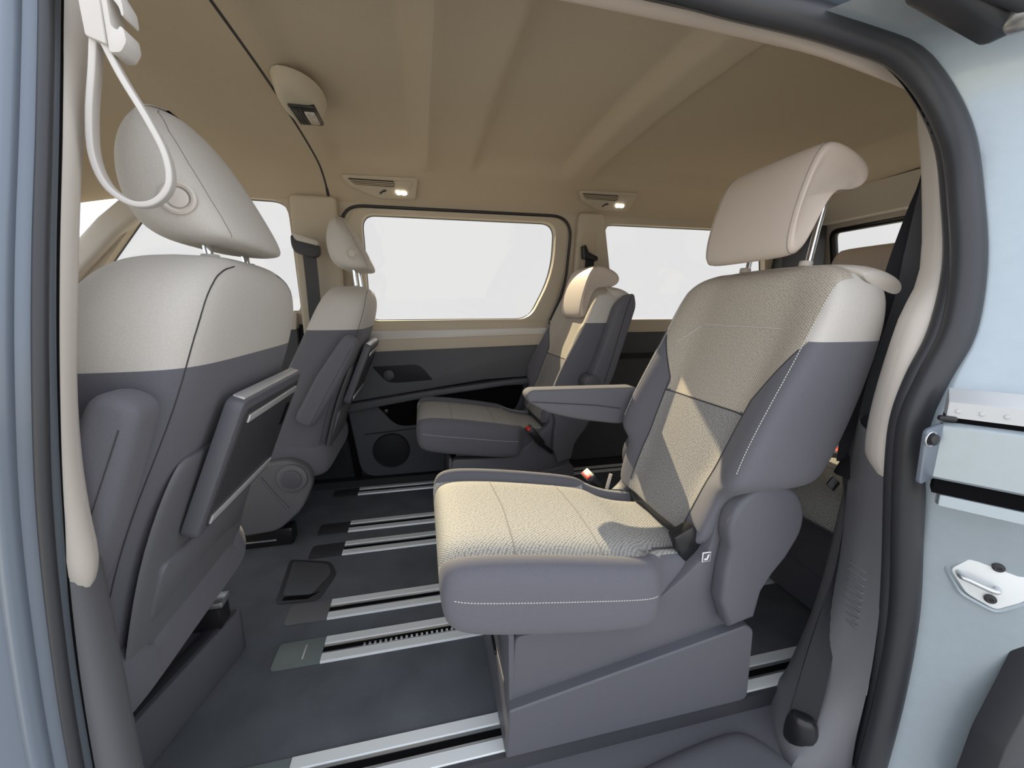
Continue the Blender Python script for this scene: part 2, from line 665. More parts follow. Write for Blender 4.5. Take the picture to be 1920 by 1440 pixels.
def dpart(name, pts, y0, y1, m, bevel=0.005, parent=None, seg=2):
    q = [(p[0] - 0.2, p[1]) for p in pts]
    return prism(name, q, y0 - 2.03, y1 - 2.03, m, parent or door, bevel=bevel, seg=seg)


dpart('lower_panel', fillet([(-0.37, 0.39), (-0.325, 0.03), (0.74, 0.03), (0.74, 0.5), (0.50, 0.50)], [0.02, 0.08, 0.05, 0.02, 0.05], 5), 2.025, 2.055, 'door_plastic', 0.006)
dpart('upper_panel', fillet([(-0.385, 0.425), (-0.325, 0.675), (0.70, 0.690), (0.74, 0.53), (0.3, 0.515)], 0.01, 3), 2.000, 2.05, 'door_plastic', 0.012, seg=3)
dpart('beige_band', [(-0.325, 0.668), (-0.31, 0.725), (0.66, 0.745), (0.70, 0.690)], 1.995, 2.05, 'warm_plastic', 0.006)
dpart('silver_strip', fillet([(-0.305, 0.718), (-0.295, 0.765), (0.66, 0.775), (0.62, 0.722)], [0.005, 0.005, 0.02, 0.02], 3), 2.005, 2.05, 'pale_trim', 0.006)
dpart('armrest_ledge', [(-0.375, 0.385), (-0.375, 0.425), (0.05, 0.478), (0.40, 0.512), (0.72, 0.530), (0.72, 0.500), (0.40, 0.485), (0.05, 0.448)], 1.965, 2.03, 'door_plastic', 0.006)
dpart('pocket', fillet([(-0.235, 0.405), (0.06, 0.440), (0.42, 0.475), (0.52, 0.475), (0.47, 0.33), (-0.14, 0.285)], [0.015, 0, 0, 0.02, 0.06, 0.06], 5), 2.020, 2.032, 'black_gap', 0.002)
hp = dpart('handle_plate', fillet([(-0.240, 0.600), (-0.02, 0.604), (0.045, 0.525), (-0.17, 0.515)], [0.01, 0.03, 0.01, 0.04], 4), 1.996, 2.004, 'door_dark', 0.002)
k = disc('handle_knob', (-0.165 - 0.2, 1.993 - 2.03, 0.557), 0.026, 0.012, (0, 1, 0), 'dark_plastic', hp)
ring('speaker_rim', (-0.175 - 0.2, 2.022 - 2.03, 0.165), 0.088, 0.004, (0, 1, 0), 'door_dark', door)
spk = disc('speaker_grille', (-0.175 - 0.2, 2.0215 - 2.03, 0.165), 0.085, 0.008, (0, 1, 0), 'door_dark', door)
dpart('panel_groove', [(-0.30, 0.255), (-0.30, 0.259), (0.45, 0.305), (0.45, 0.301)], 2.021, 2.03, 'door_dark', 0.0005)
disc('pocket_socket', (-0.19 - 0.2, 2.017 - 2.03, 0.372), 0.012, 0.008, (0, 1, 0), 'black_plastic', door)
dpart('panel_edge', fillet([(-0.40, 0.42), (-0.355, 0.0), (-0.325, 0.02), (-0.368, 0.40)], 0.004, 2), 2.03, 2.06, 'black_gap', 0.002)

# far sill between floor and panel
prism('trim_1', [(1.985, 0.0), (2.06, 0.0), (2.06, 0.032), (2.0, 0.028)], -1.6, 2.4, 'door_dark', None, axis='x', bevel=0.004)
tag(bpy.data.objects['trim_1'], 'dark kick strip along the foot of the far door', kind='structure')

# far B pillar trim with belt slot cover
bp = prism('trim_2', fillet([(-0.535, 0.66), (-0.520, 1.345), (-0.335, 1.345), (-0.345, 0.66)], 0.02, 3), 1.985, 2.03, 'warm_plastic', None, bevel=0.012, seg=3)
# slope the pillar with the body side
for v in bp.data.vertices:
    v.co.y += -(v.co.z - 0.80) * 0.12 + 0.025
tag(bp, 'beige far door pillar trim between the two side windows', kind='structure')
cp = prism('trim_3', fillet([(0.77, 0.62), (0.775, 1.335), (0.905, 1.335), (1.03, 0.80), (1.03, 0.62)], 0.02, 3), 1.99, 2.05, 'warm_plastic', None, bevel=0.012, seg=3)
for v in cp.data.vertices:
    v.co.y += -(v.co.z - 0.80) * 0.13 + 0.028
tag(cp, 'beige far pillar trim behind the middle row seat', kind='structure')
box('pillar_cap', (-0.47, 1.953, 1.315), (0.075, 0.006, 0.018), 'warm_plastic', bp, 0.003)
box('pillar_panel', (0.835, 1.965, 1.16), (0.075, 0.01, 0.26), 'headliner', cp, 0.005)

# ---- front end: windscreen, far front pillar, dashboard, near front door
ap = sweep('trim_4', [(-1.02, 1.985, 1.335), (-1.20, 2.01, 1.20), (-1.42, 2.04, 0.99), (-1.62, 2.07, 0.78)], rrect(0.06, 0.085, 0.02), 'beige_plastic', None, ref=(0, -1, 0))
tag(ap, 'beige windscreen pillar at the far front corner', kind='structure')
for v in (('trim_5', 0.62, 'beige windscreen pillar at the near front corner'),):
    o = sweep(v[0], [(-1.02, 0.62, 1.335), (-1.20, 0.595, 1.20), (-1.42, 0.565, 0.99), (-1.62, 0.535, 0.78)], rrect(0.06, 0.085, 0.02), 'beige_plastic', None, ref=(0, 1, 0))
    tag(o, v[2], kind='structure')
hd = box('windscreen_header', (-1.33, YC, 1.315), (0.10, 1.36, 0.05), 'beige_plastic', ceil, 0.02)
V = [(-1.36, 0.62, 1.30), (-1.36, 1.985, 1.30), (-2.05, 2.05, 0.86), (-2.05, 0.55, 0.86)]
V += [(v[0] - 0.003, v[1], v[2] + 0.004) for v in V]
ws = mesh_obj('window_4', V, [(0, 1, 2, 3), (7, 6, 5, 4), (0, 4, 5, 1), (1, 5, 6, 2), (2, 6, 7, 3), (3, 7, 4, 0)], 'clear_glass', None, False)
tag(ws, 'sloping clear windscreen at the front', kind='structure')
da = loft('wall_front', [[(-1.55, y, 0.30), (-1.45, y, 0.55), (-1.42, y, 0.74), (-1.50, y, 0.83), (-1.75, y, 0.87), (-2.06, y, 0.86), (-2.06, y, 0.3)] for y in np.linspace(0.5, 2.1, 6)], 'dark_plastic', None, 4, 2)
tag(da, 'dark dashboard across the front', kind='structure')
prism('front_door_ledge', [(2.02, 0.30), (2.06, 0.30), (2.06, 0.80), (2.03, 0.80)], -1.6, -0.56, 'door_plastic', lower, axis='x', bevel=0.008)
prism('front_door_sill', [(2.015, 0.78), (2.08, 0.78), (2.08, 0.85), (2.05, 0.855)], -1.6, -0.56, 'beige_plastic', lower, axis='x', bevel=0.008)

# ---- near side: front door with window, rear quarter with window (out of view, they light and shade the cabin)
def near_y(z):
    return 2 * YC - far_y(z)


NW1 = W1
nf = wall_band('wall_left', [(-1.62, 0.0), (-1.62, 0.76), (-1.05, 1.345), (-0.42, 1.345), (-0.45, 0.0)], [NW1], lambda z: side_y(z), 'beige_plastic', -0.04)
tag(nf, 'near front door inner side beside the front seat', kind='structure')
pane('window_5', NW1, side_y, -0.02, 'clear near front side window', m='clear_glass')
NW3 = fillet([(1.12, 0.82), (1.06, 1.28), (1.9, 1.28), (2.05, 0.82)], 0.05, 5)
nr = wall_band('wall_left_rear', [(1.0, -0.02), (1.0, 1.34), (2.42, 1.34), (2.42, -0.02)], [NW3], lambda z: side_y(z) + 0.05, 'grey_plastic', -0.04)
tag(nr, 'grey near rear quarter trim behind the door opening', kind='structure')
pane('window_6', NW3, lambda z: side_y(z) + 0.05, -0.02, 'clear near rear quarter window')

# ---- tailgate
TW = fillet([(0.66, 0.90), (0.66, 1.310), (1.95, 1.310), (1.95, 0.90)], 0.05, 5)


def tail(name, outer, holes, x, depth, m):
    loops = [outer] + holes
    flat = [p for lp in loops for p in lp]
    tris = geometry.tessellate_polygon([[Vector((p[0], p[1], 0)) for p in lp] for lp in loops])
    fx = lambda z: x - (z - 0.8) * 0.25
    V = [(fx(p[1]), p[0], p[1]) for p in flat]
    n = len(V)
    V += [(fx(p[1]) + depth, p[0], p[1]) for p in flat]
    Fc = [tuple(t) for t in tris] + [tuple(n + k for k in t[::-1]) for t in tris]
    o = 0
    for lp in loops:
        L = len(lp)
        for k in range(L):
            a, b = o + k, o + (k + 1) % L
            Fc.append((a, b, b + n, a + n))
        o += L
    return bm_obj(name, to_bm(V, Fc), m, None, True, 30)


tl = tail('wall_back', [(0.45, -0.02), (0.55, 1.44), (2.06, 1.44), (2.15, -0.02)], [TW], 2.42, 0.04, 'beige_plastic')
tag(tl, 'dark tailgate frame around the rear window', kind='structure')
V = [(2.44 - (p[1] - 0.8) * 0.25, p[0], p[1]) for p in TW]
V += [(v[0] + 0.004, v[1], v[2]) for v in V]
n = len(TW)
tg = bm_obj('window_7', to_bm(V, [tuple(range(n)), tuple(range(n, 2 * n))[::-1]] + [(k, (k + 1) % n, n + (k + 1) % n, n + k) for k in range(n)]), 'glass', None, False)
sweep('window_gasket', [(2.44 - (p[1] - 0.8) * 0.25, p[0], p[1]) for p in TW], circle(0.022, 8), 'black_plastic', tg, ref=(-1, 0, 0.05), closed=True)
tag(tg, 'clear rear window in the tailgate', kind='structure')
prism('trim_6', [(2.20, 1.335), (2.27, 1.335), (2.33, 1.46), (2.10, 1.46)], 0.6, 2.0, 'beige_plastic', None, axis='y', bevel=0.01)
tag(bpy.data.objects['trim_6'], 'beige cross trim above the rear window', kind='structure')

dp = prism('trim_13', [(2.06, 0.0), (2.36, 0.0), (2.28, 1.36), (1.99, 1.36)], 1.955, 2.07, 'dark_plastic', None, bevel=0.01)
tag(dp, 'dark rear corner pillar beside the rear window', kind='structure')

# ------------------------------------------------------------------ floor rails
RAIL_Y = [(0.637, 0.719), (0.939, 1.023), (1.089, 1.170), (1.403, 1.489), (1.559, 1.642), (1.888, 1.967)]
RAIL_X0 = [-0.285, -0.285, -0.300, -0.315, -0.320, -0.330]
RAIL_LAB = ['aluminium floor rail nearest the door sill, under the near middle seat',
            'aluminium floor rail with a clear grey end cover, second from the sill',
            'aluminium floor rail beside the square floor hatch, third from the sill',
            'aluminium floor rail, fourth from the door sill',
            'aluminium floor rail, fifth from the door sill',
            'aluminium floor rail farthest from the sill, along the far door panel']
for i, ((y0, y1), x0) in enumerate(zip(RAIL_Y, RAIL_X0)):
    c = (y0 + y1) / 2
    e = empty('floor_rail', (x0, c, 0.0), RAIL_LAB[i], 'rail', 'seat rails in the floor')
    w = y1 - y0
    L = 2.40 - x0
    for s in (-1, 1):
        o = s * w * 0.335
        prism('rail_strip', [(o - w * 0.165, 0.0), (o + w * 0.165, 0.0), (o + w * 0.165 - 0.002, 0.006), (o - w * 0.165 + 0.002, 0.006)], 0.0, L, 'aluminium', e, axis='x', bevel=0.001, smooth=False)
        prism('rail_lip', [(s * w * 0.10, 0.0), (s * w * 0.165, 0.0), (s * w * 0.165, 0.0035), (s * w * 0.10, 0.0025)], 0.0, L, 'steel', e, axis='x', smooth=False)
    prism('rail_slot', [(-w * 0.17, 0.0002), (w * 0.17, 0.0002), (w * 0.17, 0.0008), (-w * 0.17, 0.0008)], 0.0, L, 'black_gap', e, axis='x', smooth=False)
    if i == 1:
        V, Fc = [], []
        for kx in np.arange(0.10, 0.40, 0.0135):
            b0 = len(V)
            for dx in (0, 0.0055):
                for yy, zz in ((-w * 0.10, 0.001), (-w * 0.02, 0.001), (-w * 0.02, 0.004), (-w * 0.10, 0.004)):
                    V.append((kx + dx, yy, zz))
            Fc += [(b0, b0 + 1, b0 + 2, b0 + 3), (b0 + 7, b0 + 6, b0 + 5, b0 + 4)] + [(b0 + q, b0 + (q + 1) % 4, b0 + 4 + (q + 1) % 4, b0 + 4 + q) for q in range(4)]
        bm_obj('rail_teeth', to_bm(V, Fc), 'steel', e, False)
    prism('end_cover', fillet([(-0.115, -w * 0.5), (-0.001, -w * 0.5), (-0.001, w * 0.5), (-0.115, w * 0.5)], [0.012, 0, 0, 0.012], 4), 0.0, 0.004 if i < 3 else 0.002, 'cap_plastic' if i in (0, 1) else ('mid_plastic' if i == 2 else 'dark_plastic'), e, axis='z', bevel=0.001)
    if i == 1:
        box('cover_grip', (-0.045, 0, 0.0048), (0.004, 0.045, 0.002), 'silver_trim', e, 0.0005)

# floor hatch
h = empty('floor_hatch', (-0.40, 1.285, 0.0), 'square dark plastic hatch cover set in the carpet', 'hatch')
prism('hatch_frame', [(p[0] + 0.40, p[1] - 1.285) for p in fillet([(-0.465, 1.185), (-0.34, 1.178), (-0.312, 1.30), (-0.345, 1.37), (-0.488, 1.415)], 0.02, 4)], 0.0, 0.004, 'dark_plastic', h, axis='z', bevel=0.0015)
prism('hatch_lid', [(p[0] + 0.40, p[1] - 1.285) for p in fillet([(-0.452, 1.215), (-0.365, 1.205), (-0.328, 1.30), (-0.352, 1.355), (-0.472, 1.395)], 0.015, 4)], 0.004, 0.008, 'door_plastic', h, axis='z', bevel=0.0015)
prism('hatch_grip', [(p[0] + 0.40, p[1] - 1.285) for p in [(-0.448, 1.196), (-0.375, 1.188), (-0.345, 1.215), (-0.372, 1.203), (-0.446, 1.211)]], 0.003, 0.0055, 'black_gap', h, axis='z')

# ------------------------------------------------------------------ seats of the second and third row
BK = [  # z, front centre x, bolster proud, half width, rear x
    (0.385, 0.545, 0.000, 0.165, 0.640),
    (0.400, 0.548, 0.004, 0.180, 0.655),
    (0.450, 0.570, 0.012, 0.188, 0.690),
    (0.505, 0.598, 0.020, 0.190, 0.735),
    (0.525, 0.606, 0.040, 0.228, 0.770),
    (0.550, 0.617, 0.050, 0.240, 0.785),
    (0.620, 0.645, 0.050, 0.243, 0.812),
    (0.700, 0.682, 0.045, 0.243, 0.840),
    (0.780, 0.717, 0.036, 0.243, 0.862),
    (0.850, 0.742, 0.026, 0.241, 0.876),
    (0.905, 0.757, 0.015, 0.234, 0.880),
    (0.940, 0.768, 0.006, 0.214, 0.872),
    (0.958, 0.785, 0.000, 0.180, 0.858),
    (0.964, 0.800, 0.000, 0.150, 0.845)]


def back_ring(z, xf, bu, w, xr):
    half = [(xf, 0.0), (xf, 0.30 * w), (xf + 0.004, 0.52 * w), (xf - bu * 0.55, 0.70 * w), (xf - bu, 0.86 * w), (xf - bu * 0.85, 0.985 * w),
            (xf - bu * 0.3 + 0.018, w), (0.5 * (xf + xr), 1.01 * w), (xr - 0.03, w), (xr - 0.004, 0.96 * w), (xr, 0.80 * w), (xr, 0.40 * w)]
    r = [(x, y, z) for x, y in half] + [(xr, 0.0, z)] + [(x, -y, z) for x, y in half[:0:-1]]
    return r


def cush_ring(x, zt, zb, w, groove=0.016, bol=0.008):
    half = [(0.0, zt), (0.35 * w, zt), (0.60 * w, zt - 0.001), (0.70 * w, zt - groove), (0.735 * w, zt - groove), (0.785 * w, zt + bol), (0.90 * w, zt + bol - 0.002),
            (0.99 * w, zt - 0.012), (1.005 * w, 0.5 * (zt + zb)), (0.99 * w, zb + 0.018), (0.93 * w, zb), (0.5 * w, zb)]
    return [(x, y, z) for y, z in half] + [(x, 0.0, zb)] + [(x, -y, z) for y, z in half[:0:-1]]


def make_seat(loc, label, arm_side, arm_down, head_dz, detail=True, head_dx=0.0, beige_low=False):
    """captain seat; arm_side +1 armrest on the far side, -1 on the near side"""
    e = empty('captain_seat', loc, label, 'seat', 'captain seats on the floor rails')
    # backrest ------------------------------------------------------------
    rings = [back_ring(*k) for k in BK]
    v, f = loft_data(rings, 4, 4)
    bm = to_bm(v, f)
    bvh = BVHTree.FromBMesh(bm)
    ZB, ZE = 0.688, 0.817

    def nearf(p, n):
        return p.x < lerp_keys(BK, p.z)[0] + 0.03
    cuts = [((0, 0, ZE), (0.0, 0, 1), None), ((0, 0, ZB), (0.05, 0, 1), None)]
    for s in (-1, 1):
        # side of the insert: below the band, between band and shoulder line, above it
        a, b_ = Vector((0, s * 0.118, 0.40)), Vector((0, s * 0.142, ZB))
        d = b_ - a
        cuts.append((a, (0, d.z, -d.y), lambda p, n, s=s: p.z < ZB and p.y * s > 0 and nearf(p, n)))
        a, b_ = Vector((0, s * 0.142, ZB)), Vector((0, s * 0.222, ZE))
        d = b_ - a
        cuts.append((a, (0, d.z, -d.y), lambda p, n, s=s: ZB < p.z < ZE and p.y * s > 0 and nearf(p, n)))
        cuts.append(((0, s * 0.216, 0), (0, 1, 0), lambda p, n, s=s: p.z > ZE and p.y * s > 0 and nearf(p, n)))

    def cls(p, n):
        fr = nearf(p, n)
        ay = abs(p.y)
        zb = ZB - 0.05 * p.x
        if p.z < ZB - 0.05 * p.x:
            if fr and ay < 0.118 + (p.z - 0.40) / (ZB - 0.40) * 0.024:
                return 'ilow'
            return 'bol'
        if p.z < ZE:
            if fr and ay < 0.142 + (p.z - ZB) / (ZE - ZB) * 0.080:
                return 'iup'
            return 'bol'
        if fr and ay < 0.216:
            return 'iup'
        return 'ear'
    cuts[1] = ((0, 0, ZB), (0.05, 0, 1), None)
    split_regions(bm, cuts, cls, {'ilow': ('backrest_lower_insert', 'grey_weave'), 'bol': ('backrest_bolsters', 'grey_cloth'),
                                  'iup': ('backrest_upper_insert', 'beige_weave'), 'ear': ('backrest_shoulders', 'beige_cloth')}, e)
    bm.free()
    # stitch and seam lines on the backrest
    for s in (-1, 1):
        zs = np.linspace(0.565, 0.930, 40)
        pts = drape(bvh, [(0.3, s * (0.215 if z > 0.82 else 0.215 + (0.82 - z) * 0.02), z) for z in zs], (1, 0, 0), 0.0008)
        if len(pts) > 3 and (detail or s < 0):
            stitches('stitching', pts, 'thread', e, r=0.0009)
        zs = np.linspace(0.41, ZB - 0.03, 20)
        pts = drape(bvh, [(0.3, s * (0.118 + (z - 0.4) / (ZB - 0.4) * 0.024), z) for z in zs] + [(0.3, s * (0.142 + k / 8 * 0.08), ZB + k / 8 * (ZE - ZB)) for k in range(8)], (1, 0, 0), 0.0)
        if len(pts) > 3:
            tube('insert_seam', pts, 0.0018, 'seam', e, 6)
    pts = drape(bvh, [(0.3, y, ZB - 0.033) for y in np.linspace(-0.14, 0.14, 24)], (1, 0, 0), 0.0)
    tube('band_seam', pts, 0.0018, 'seam', e, 6)
    pts = drape(bvh, [(0.3, y, z) for y, z in zip(np.linspace(-0.13, 0.17, 30), [0.835 if y < 0.115 else 0.835 - (y - 0.115) * 0.9 for y in np.linspace(-0.13, 0.17, 30)])], (1, 0, 0), 0.0004)
    tube('quilt_seam', pts, 0.0012, 'beige_cloth', e, 6)
    # rear shell and cap
    loft('back_shell', [[(x + dx, y, z) for dx, y in ((0.0, -w), (0.016, -w * 0.95), (0.020, 0), (0.016, w * 0.95), (0.0, w), (-0.015, 0))]
                        for z, x, w in ((0.45, 0.690, 0.15), (0.47, 0.700, 0.19), (0.62, 0.808, 0.22), (0.80, 0.868, 0.22), (0.90, 0.878, 0.21), (0.925, 0.872, 0.18))], 'grey_plastic', e, 3, 3)
    loft('top_cap', [[(x, y, 0.950 - sg * 0.0) for x, y in ()] or
                     [(0.800, y, z0), (0.806, y, z0 + 0.014), (0.840, y, z0 + 0.018), (0.885, y, z0 + 0.006), (0.905, y, z0 - 0.012), (0.893, y, z0 - 0.030), (0.86, y, z0 - 0.02)]
                     for sg, y, z0 in ((0, -0.225, 0.930), (0, -0.215, 0.938), (0, -0.17, 0.950), (0, -0.05, 0.955), (0, 0.05, 0.955), (0, 0.17, 0.950), (0, 0.215, 0.938), (0, 0.225, 0.930))], 'beige_plastic', e, 3, 3)
    # headrest ------------------------------------------------------------
    prof = [(0.728, 0.985), (0.732, 1.045), (0.752, 1.125), (0.780, 1.198), (0.812, 1.213), (0.868, 1.196), (0.915, 1.168), (0.912, 1.132), (0.868, 1.112), (0.830, 1.120), (0.802, 1.075), (0.772, 1.000), (0.752, 0.978)]
    cx, cz = 0.80, 1.11
    rings = []
    for y, sc in ((-0.124, 0.55), (-0.131, 0.86), (-0.123, 0.965), (-0.09, 1.0), (0.0, 1.0), (0.09, 1.0), (0.123, 0.965), (0.131, 0.86), (0.124, 0.55)):
        rings.append([(head_dx + cx + (x - cx) * (0.4 + 0.6 * sc), y, cz + head_dz + (z - cz) * sc) for x, z in prof])
    v, f = loft_data(rings, 4, 4)
    MU = 4 * len(prof)
    bh = to_bm(v, f)
    hr = bm_obj('headrest', bh, 'beige_leather', e, True, 70)
    for s in (-1, 1):
        row = min(range(len(v) // MU), key=lambda q: abs(v[q * MU][1] - s * 0.1165))
        loop_ = np.array(v[row * MU:(row + 1) * MU])
        tube('headrest_seam', loop_, 0.0011, 'seam_beige', hr, 6, closed=True)
        tube('headrest_post', [(0.826, s * 0.085, 0.94), (0.842 + head_dx * 0.5, s * 0.085, 1.05 + head_dz * 0.6), (0.862 + head_dx, s * 0.085, 1.150 + head_dz)], 0.0065, 'chrome', e, 12)
        disc('post_sleeve', (0.824, s * 0.085, 0.972), 0.013, 0.012, (0.15, 0, 1), 'beige_plastic', e, 0.002, 20)
    # cushion -------------------------------------------------------------
    CK = [(0.012, 0.398, 0.372, 0.195), (0.014, 0.415, 0.350, 0.212), (0.022, 0.433, 0.328, 0.228), (0.045, 0.442, 0.314, 0.236), (0.090, 0.442, 0.303, 0.239),
          (0.20, 0.428, 0.284, 0.240), (0.33, 0.405, 0.264, 0.240), (0.405, 0.390, 0.258, 0.238), (0.430, 0.383, 0.262, 0.228), (0.445, 0.376, 0.270, 0.190), (0.50, 0.360, 0.285, 0.172), (0.575, 0.352, 0.30, 0.165)]
    v, f = loft_data([cush_ring(*k) for k in CK], 4, 4)
    bm = to_bm(v, f)
    bvc = BVHTree.FromBMesh(bm)
    YI = 0.172
    cuts = [((0, s * YI, 0), (0, 1, 0), None) for s in (-1, 1)]
    split_regions(bm, cuts, lambda p, n: 'ins' if abs(p.y) < YI and n.z > -0.5 and not (p.x > 0.43 and abs(n.y) > 0.5) else 'side',
                  {'ins': ('cushion_insert', 'grey_weave_lit'), 'side': ('cushion_sides', 'grey_cloth')}, e)
    bm.free()
    for x0, sl in ((0.155, 0.10), (0.335, 0.12)):
        pts = drape(bvc, [(x0 + (0.165 - abs(y)) * 0.05 - 0 * sl, y, 0.6) for y in np.linspace(-0.165, 0.165, 30)], (0, 0, -1), 0.0, 0.2)
        tube('cushion_seam', pts, 0.0014, 'seam_weave', e, 6)
    for s in (-1, 1):
        if not detail and s > 0:
            continue
        pts = drape(bvc, [(x, s * 0.6, 0.395 - (x - 0.03) * 0.155) for x in np.linspace(0.035, 0.425, 60)], (0, -s, 0), 0.0006)
        stitches('stitching', pts, 'thread', e, r=0.0008)
    # base ----------------------------------------------------------------
    lowp = fillet([(0.127, 0.008), (0.685, 0.008), (0.678, 0.190), (0.660, 0.205), (0.134, 0.118)], [0.004, 0.02, 0.02, 0.01, 0.004], 4)
    lb = prism('base_lower', lowp, -0.210, 0.210, 'grey_plastic', e, bevel=0.021, seg=1, smooth=False)
    upp = [(0.140, 0.08), (0.664, 0.08), (0.667, 0.297), (0.700, 0.340), (0.742, 0.385), (0.755, 0.440), (0.738, 0.495), (0.695, 0.528), (0.635, 0.534),
           (0.590, 0.510), (0.572, 0.465), (0.570, 0.420), (0.560, 0.378), (0.505, 0.328), (0.455, 0.292), (0.420, 0.262), (0.38, 0.252), (0.150, 0.262)]
    for s in (-1, 1):
        prism('base_side', fillet(upp, 0.018, 3), s * 0.188, s * 0.145, 'grey_plastic', e, bevel=0.006, seg=2)
        hub = [(0.665 + 0.090 * math.cos(a_), 0.446 + 0.090 * math.sin(a_)) for a_ in np.linspace(R(205), R(-28), 22)] + [(0.722, 0.365), (0.694, 0.332), (0.672, 0.296), (0.662, 0.235), (0.600, 0.222), (0.574, 0.290), (0.577, 0.360)]
        prism('pivot_cover', hub, s * 0.184, s * 0.224, 'grey_plastic', e, bevel=0.011, seg=3)
    prism('base_front', fillet([(-0.19, 0.09), (0.19, 0.09), (0.185, 0.266), (-0.185, 0.266)], 0.012, 3), 0.137, 0.150, 'grey_plastic', e, axis='x', bevel=0.004)
    prism('base_core', [(0.15, 0.10), (0.60, 0.10), (0.56, 0.24), (0.17, 0.27)], -0.15, 0.15, 'dark_plastic', e, bevel=0.004)
    box('seat_link', (0.60, 0, 0.37), (0.08, 0.29, 0.10), 'dark_plastic', e, 0.01)
    box('front_latch', (0.122, -0.10, 0.175), (0.006, 0.06, 0.012), 'black_plastic', e, 0.002)
    # armrest -------------------------------------------------------------
    if arm_down is None:
        pass
    elif arm_down:
        pr = fillet([(0.283, 0.632), (0.300, 0.646), (0.64, 0.640), (0.66, 0.55), (0.59, 0.525), (0.45, 0.548), (0.345, 0.578), (0.295, 0.608)], [0.012, 0.015, 0.02, 0.03, 0.03, 0.05, 0.04, 0.01], 4)
        ar = prism('armrest', pr, arm_side * 0.252, arm_side * 0.312, 'grey_cloth', e, bevel=0.010, seg=3)
        tube('armrest_seam', [(0.30, arm_side * 0.252 - 0.0006, 0.612), (0.40, arm_side * 0.251 - 0.0006, 0.602), (0.50, arm_side * 0.251 - 0.0006, 0.592), (0.58, arm_side * 0.251 - 0.0006, 0.578)], 0.0013, 'seam', ar, 6)
    else:
        pr = fillet([(0.690, 0.545), (0.765, 0.545), (0.795, 0.60), (0.880, 0.885), (0.868, 0.935), (0.840, 0.925), (0.800, 0.890), (0.755, 0.745), (0.700, 0.60)], [0.03, 0.03, 0.03, 0.02, 0.02, 0.02, 0.03, 0.05, 0.03], 4)
        ar = prism('armrest', pr, arm_side * 0.250, arm_side * 0.308, 'grey_cloth', e, bevel=0.012, seg=3)
        tube('armrest_seam', [(0.755, arm_side * 0.3085, 0.58), (0.79, arm_side * 0.3085, 0.70), (0.83, arm_side * 0.3085, 0.85), (0.852, arm_side * 0.3085, 0.92)], 0.0015, 'seam', ar, 6)
    if arm_down is not None:
        disc('armrest_pivot', (0.70 if not arm_down else 0.635, arm_side * 0.28, 0.585), 0.032, 0.075, (0, 1, 0), 'grey_plastic', e, 0.006, 28)
    # belt buckle ---------------------------------------------------------
    rot = Matrix.Rotation(R(-38), 3, 'Y')
    bk = box('belt_buckle', (0.495, arm_side * 0.222, 0.352), (0.030, 0.056, 0.085), 'black_plastic', e, 0.005, rot)
    top = Vector((0.495, arm_side * 0.222, 0.352)) + rot @ Vector((0, 0, 0.043))
    box('buckle_rim', tuple(top), (0.028, 0.054, 0.006), 'dark_plastic', bk, 0.002, rot)
    box('buckle_button', tuple(top + rot @ Vector((-0.003, 0, 0.003))), (0.016, 0.046, 0.005), 'red_button', bk, 0.002, rot)
    tube('buckle_stalk', [(0.50, arm_side * 0.212, 0.33), (0.545, arm_side * 0.20, 0.29), (0.58, arm_side * 0.19, 0.26)], 0.009, 'black_plastic', e, 10)
    return e


near_seat = make_seat((0.0, 0.83, 0.0), 'grey and beige captain seat by the door opening, headrest raised and armrest lowered', 1, True, 0.0)
far_seat = make_seat((-0.05, 1.765, 0.0), 'grey and beige captain seat by the far door panel, armrest folded up', -1, False, -0.150, head_dx=-0.015)
rear_seat = make_seat((0.95, 0.83, 0.0), 'rear row seat half hidden behind the backrest nearest the door', 1, None, -0.150, detail=False, head_dx=-0.015)
rear_mid = make_seat((0.97, 1.32, 0.0), 'rear row centre seat, only its headrest showing before the rear window', 1, None, -0.085, detail=False)

# small moulded symbol on the near seat's base
sy = box('seat_symbol', (0.556, -0.1895, 0.372), (0.020, 0.002, 0.022), 'white_print', near_seat, 0.001)
box('symbol_field', (0.556, -0.1908, 0.372), (0.016, 0.001, 0.018), 'grey_plastic', sy, 0.0)
prism('symbol_mark', [(0.550, 0.366), (0.558, 0.366), (0.562, 0.378), (0.558, 0.378), (0.555, 0.370), (0.550, 0.370)], -0.1918, -0.1905, 'white_print', sy)
# lever pocket on the near seat at the inner edge of the pivot
box('lever_pocket', (0.535, -0.150, 0.385), (0.055, 0.03, 0.075), 'black_plastic', near_seat, 0.008, Matrix.Rotation(R(-25), 3, 'Y'))
# belt tongue guide bracket beside the backrest foot (far side)
tube('side_bracket', [(0.515, 0.195, 0.325), (0.522, 0.196, 0.355), (0.532, 0.198, 0.392)], 0.005, 'beige_plastic', near_seat, 8)

# ------------------------------------------------------------------ front seats (seen from behind)
FK = [  # z, rear x, thickness, half width
    (0.26, -0.500, 0.10, 0.20), (0.28, -0.478, 0.14, 0.225), (0.36, -0.462, 0.18, 0.235), (0.50, -0.425, 0.20, 0.240), (0.62, -0.375, 0.205, 0.242), (0.72, -0.325, 0.20, 0.243),
    (0.80, -0.295, 0.19, 0.242), (0.87, -0.276, 0.175, 0.235), (0.915, -0.272, 0.155, 0.215), (0.945, -0.282, 0.125, 0.175), (0.957, -0.297, 0.09, 0.125), (0.959, -0.305, 0.07, 0.095)]


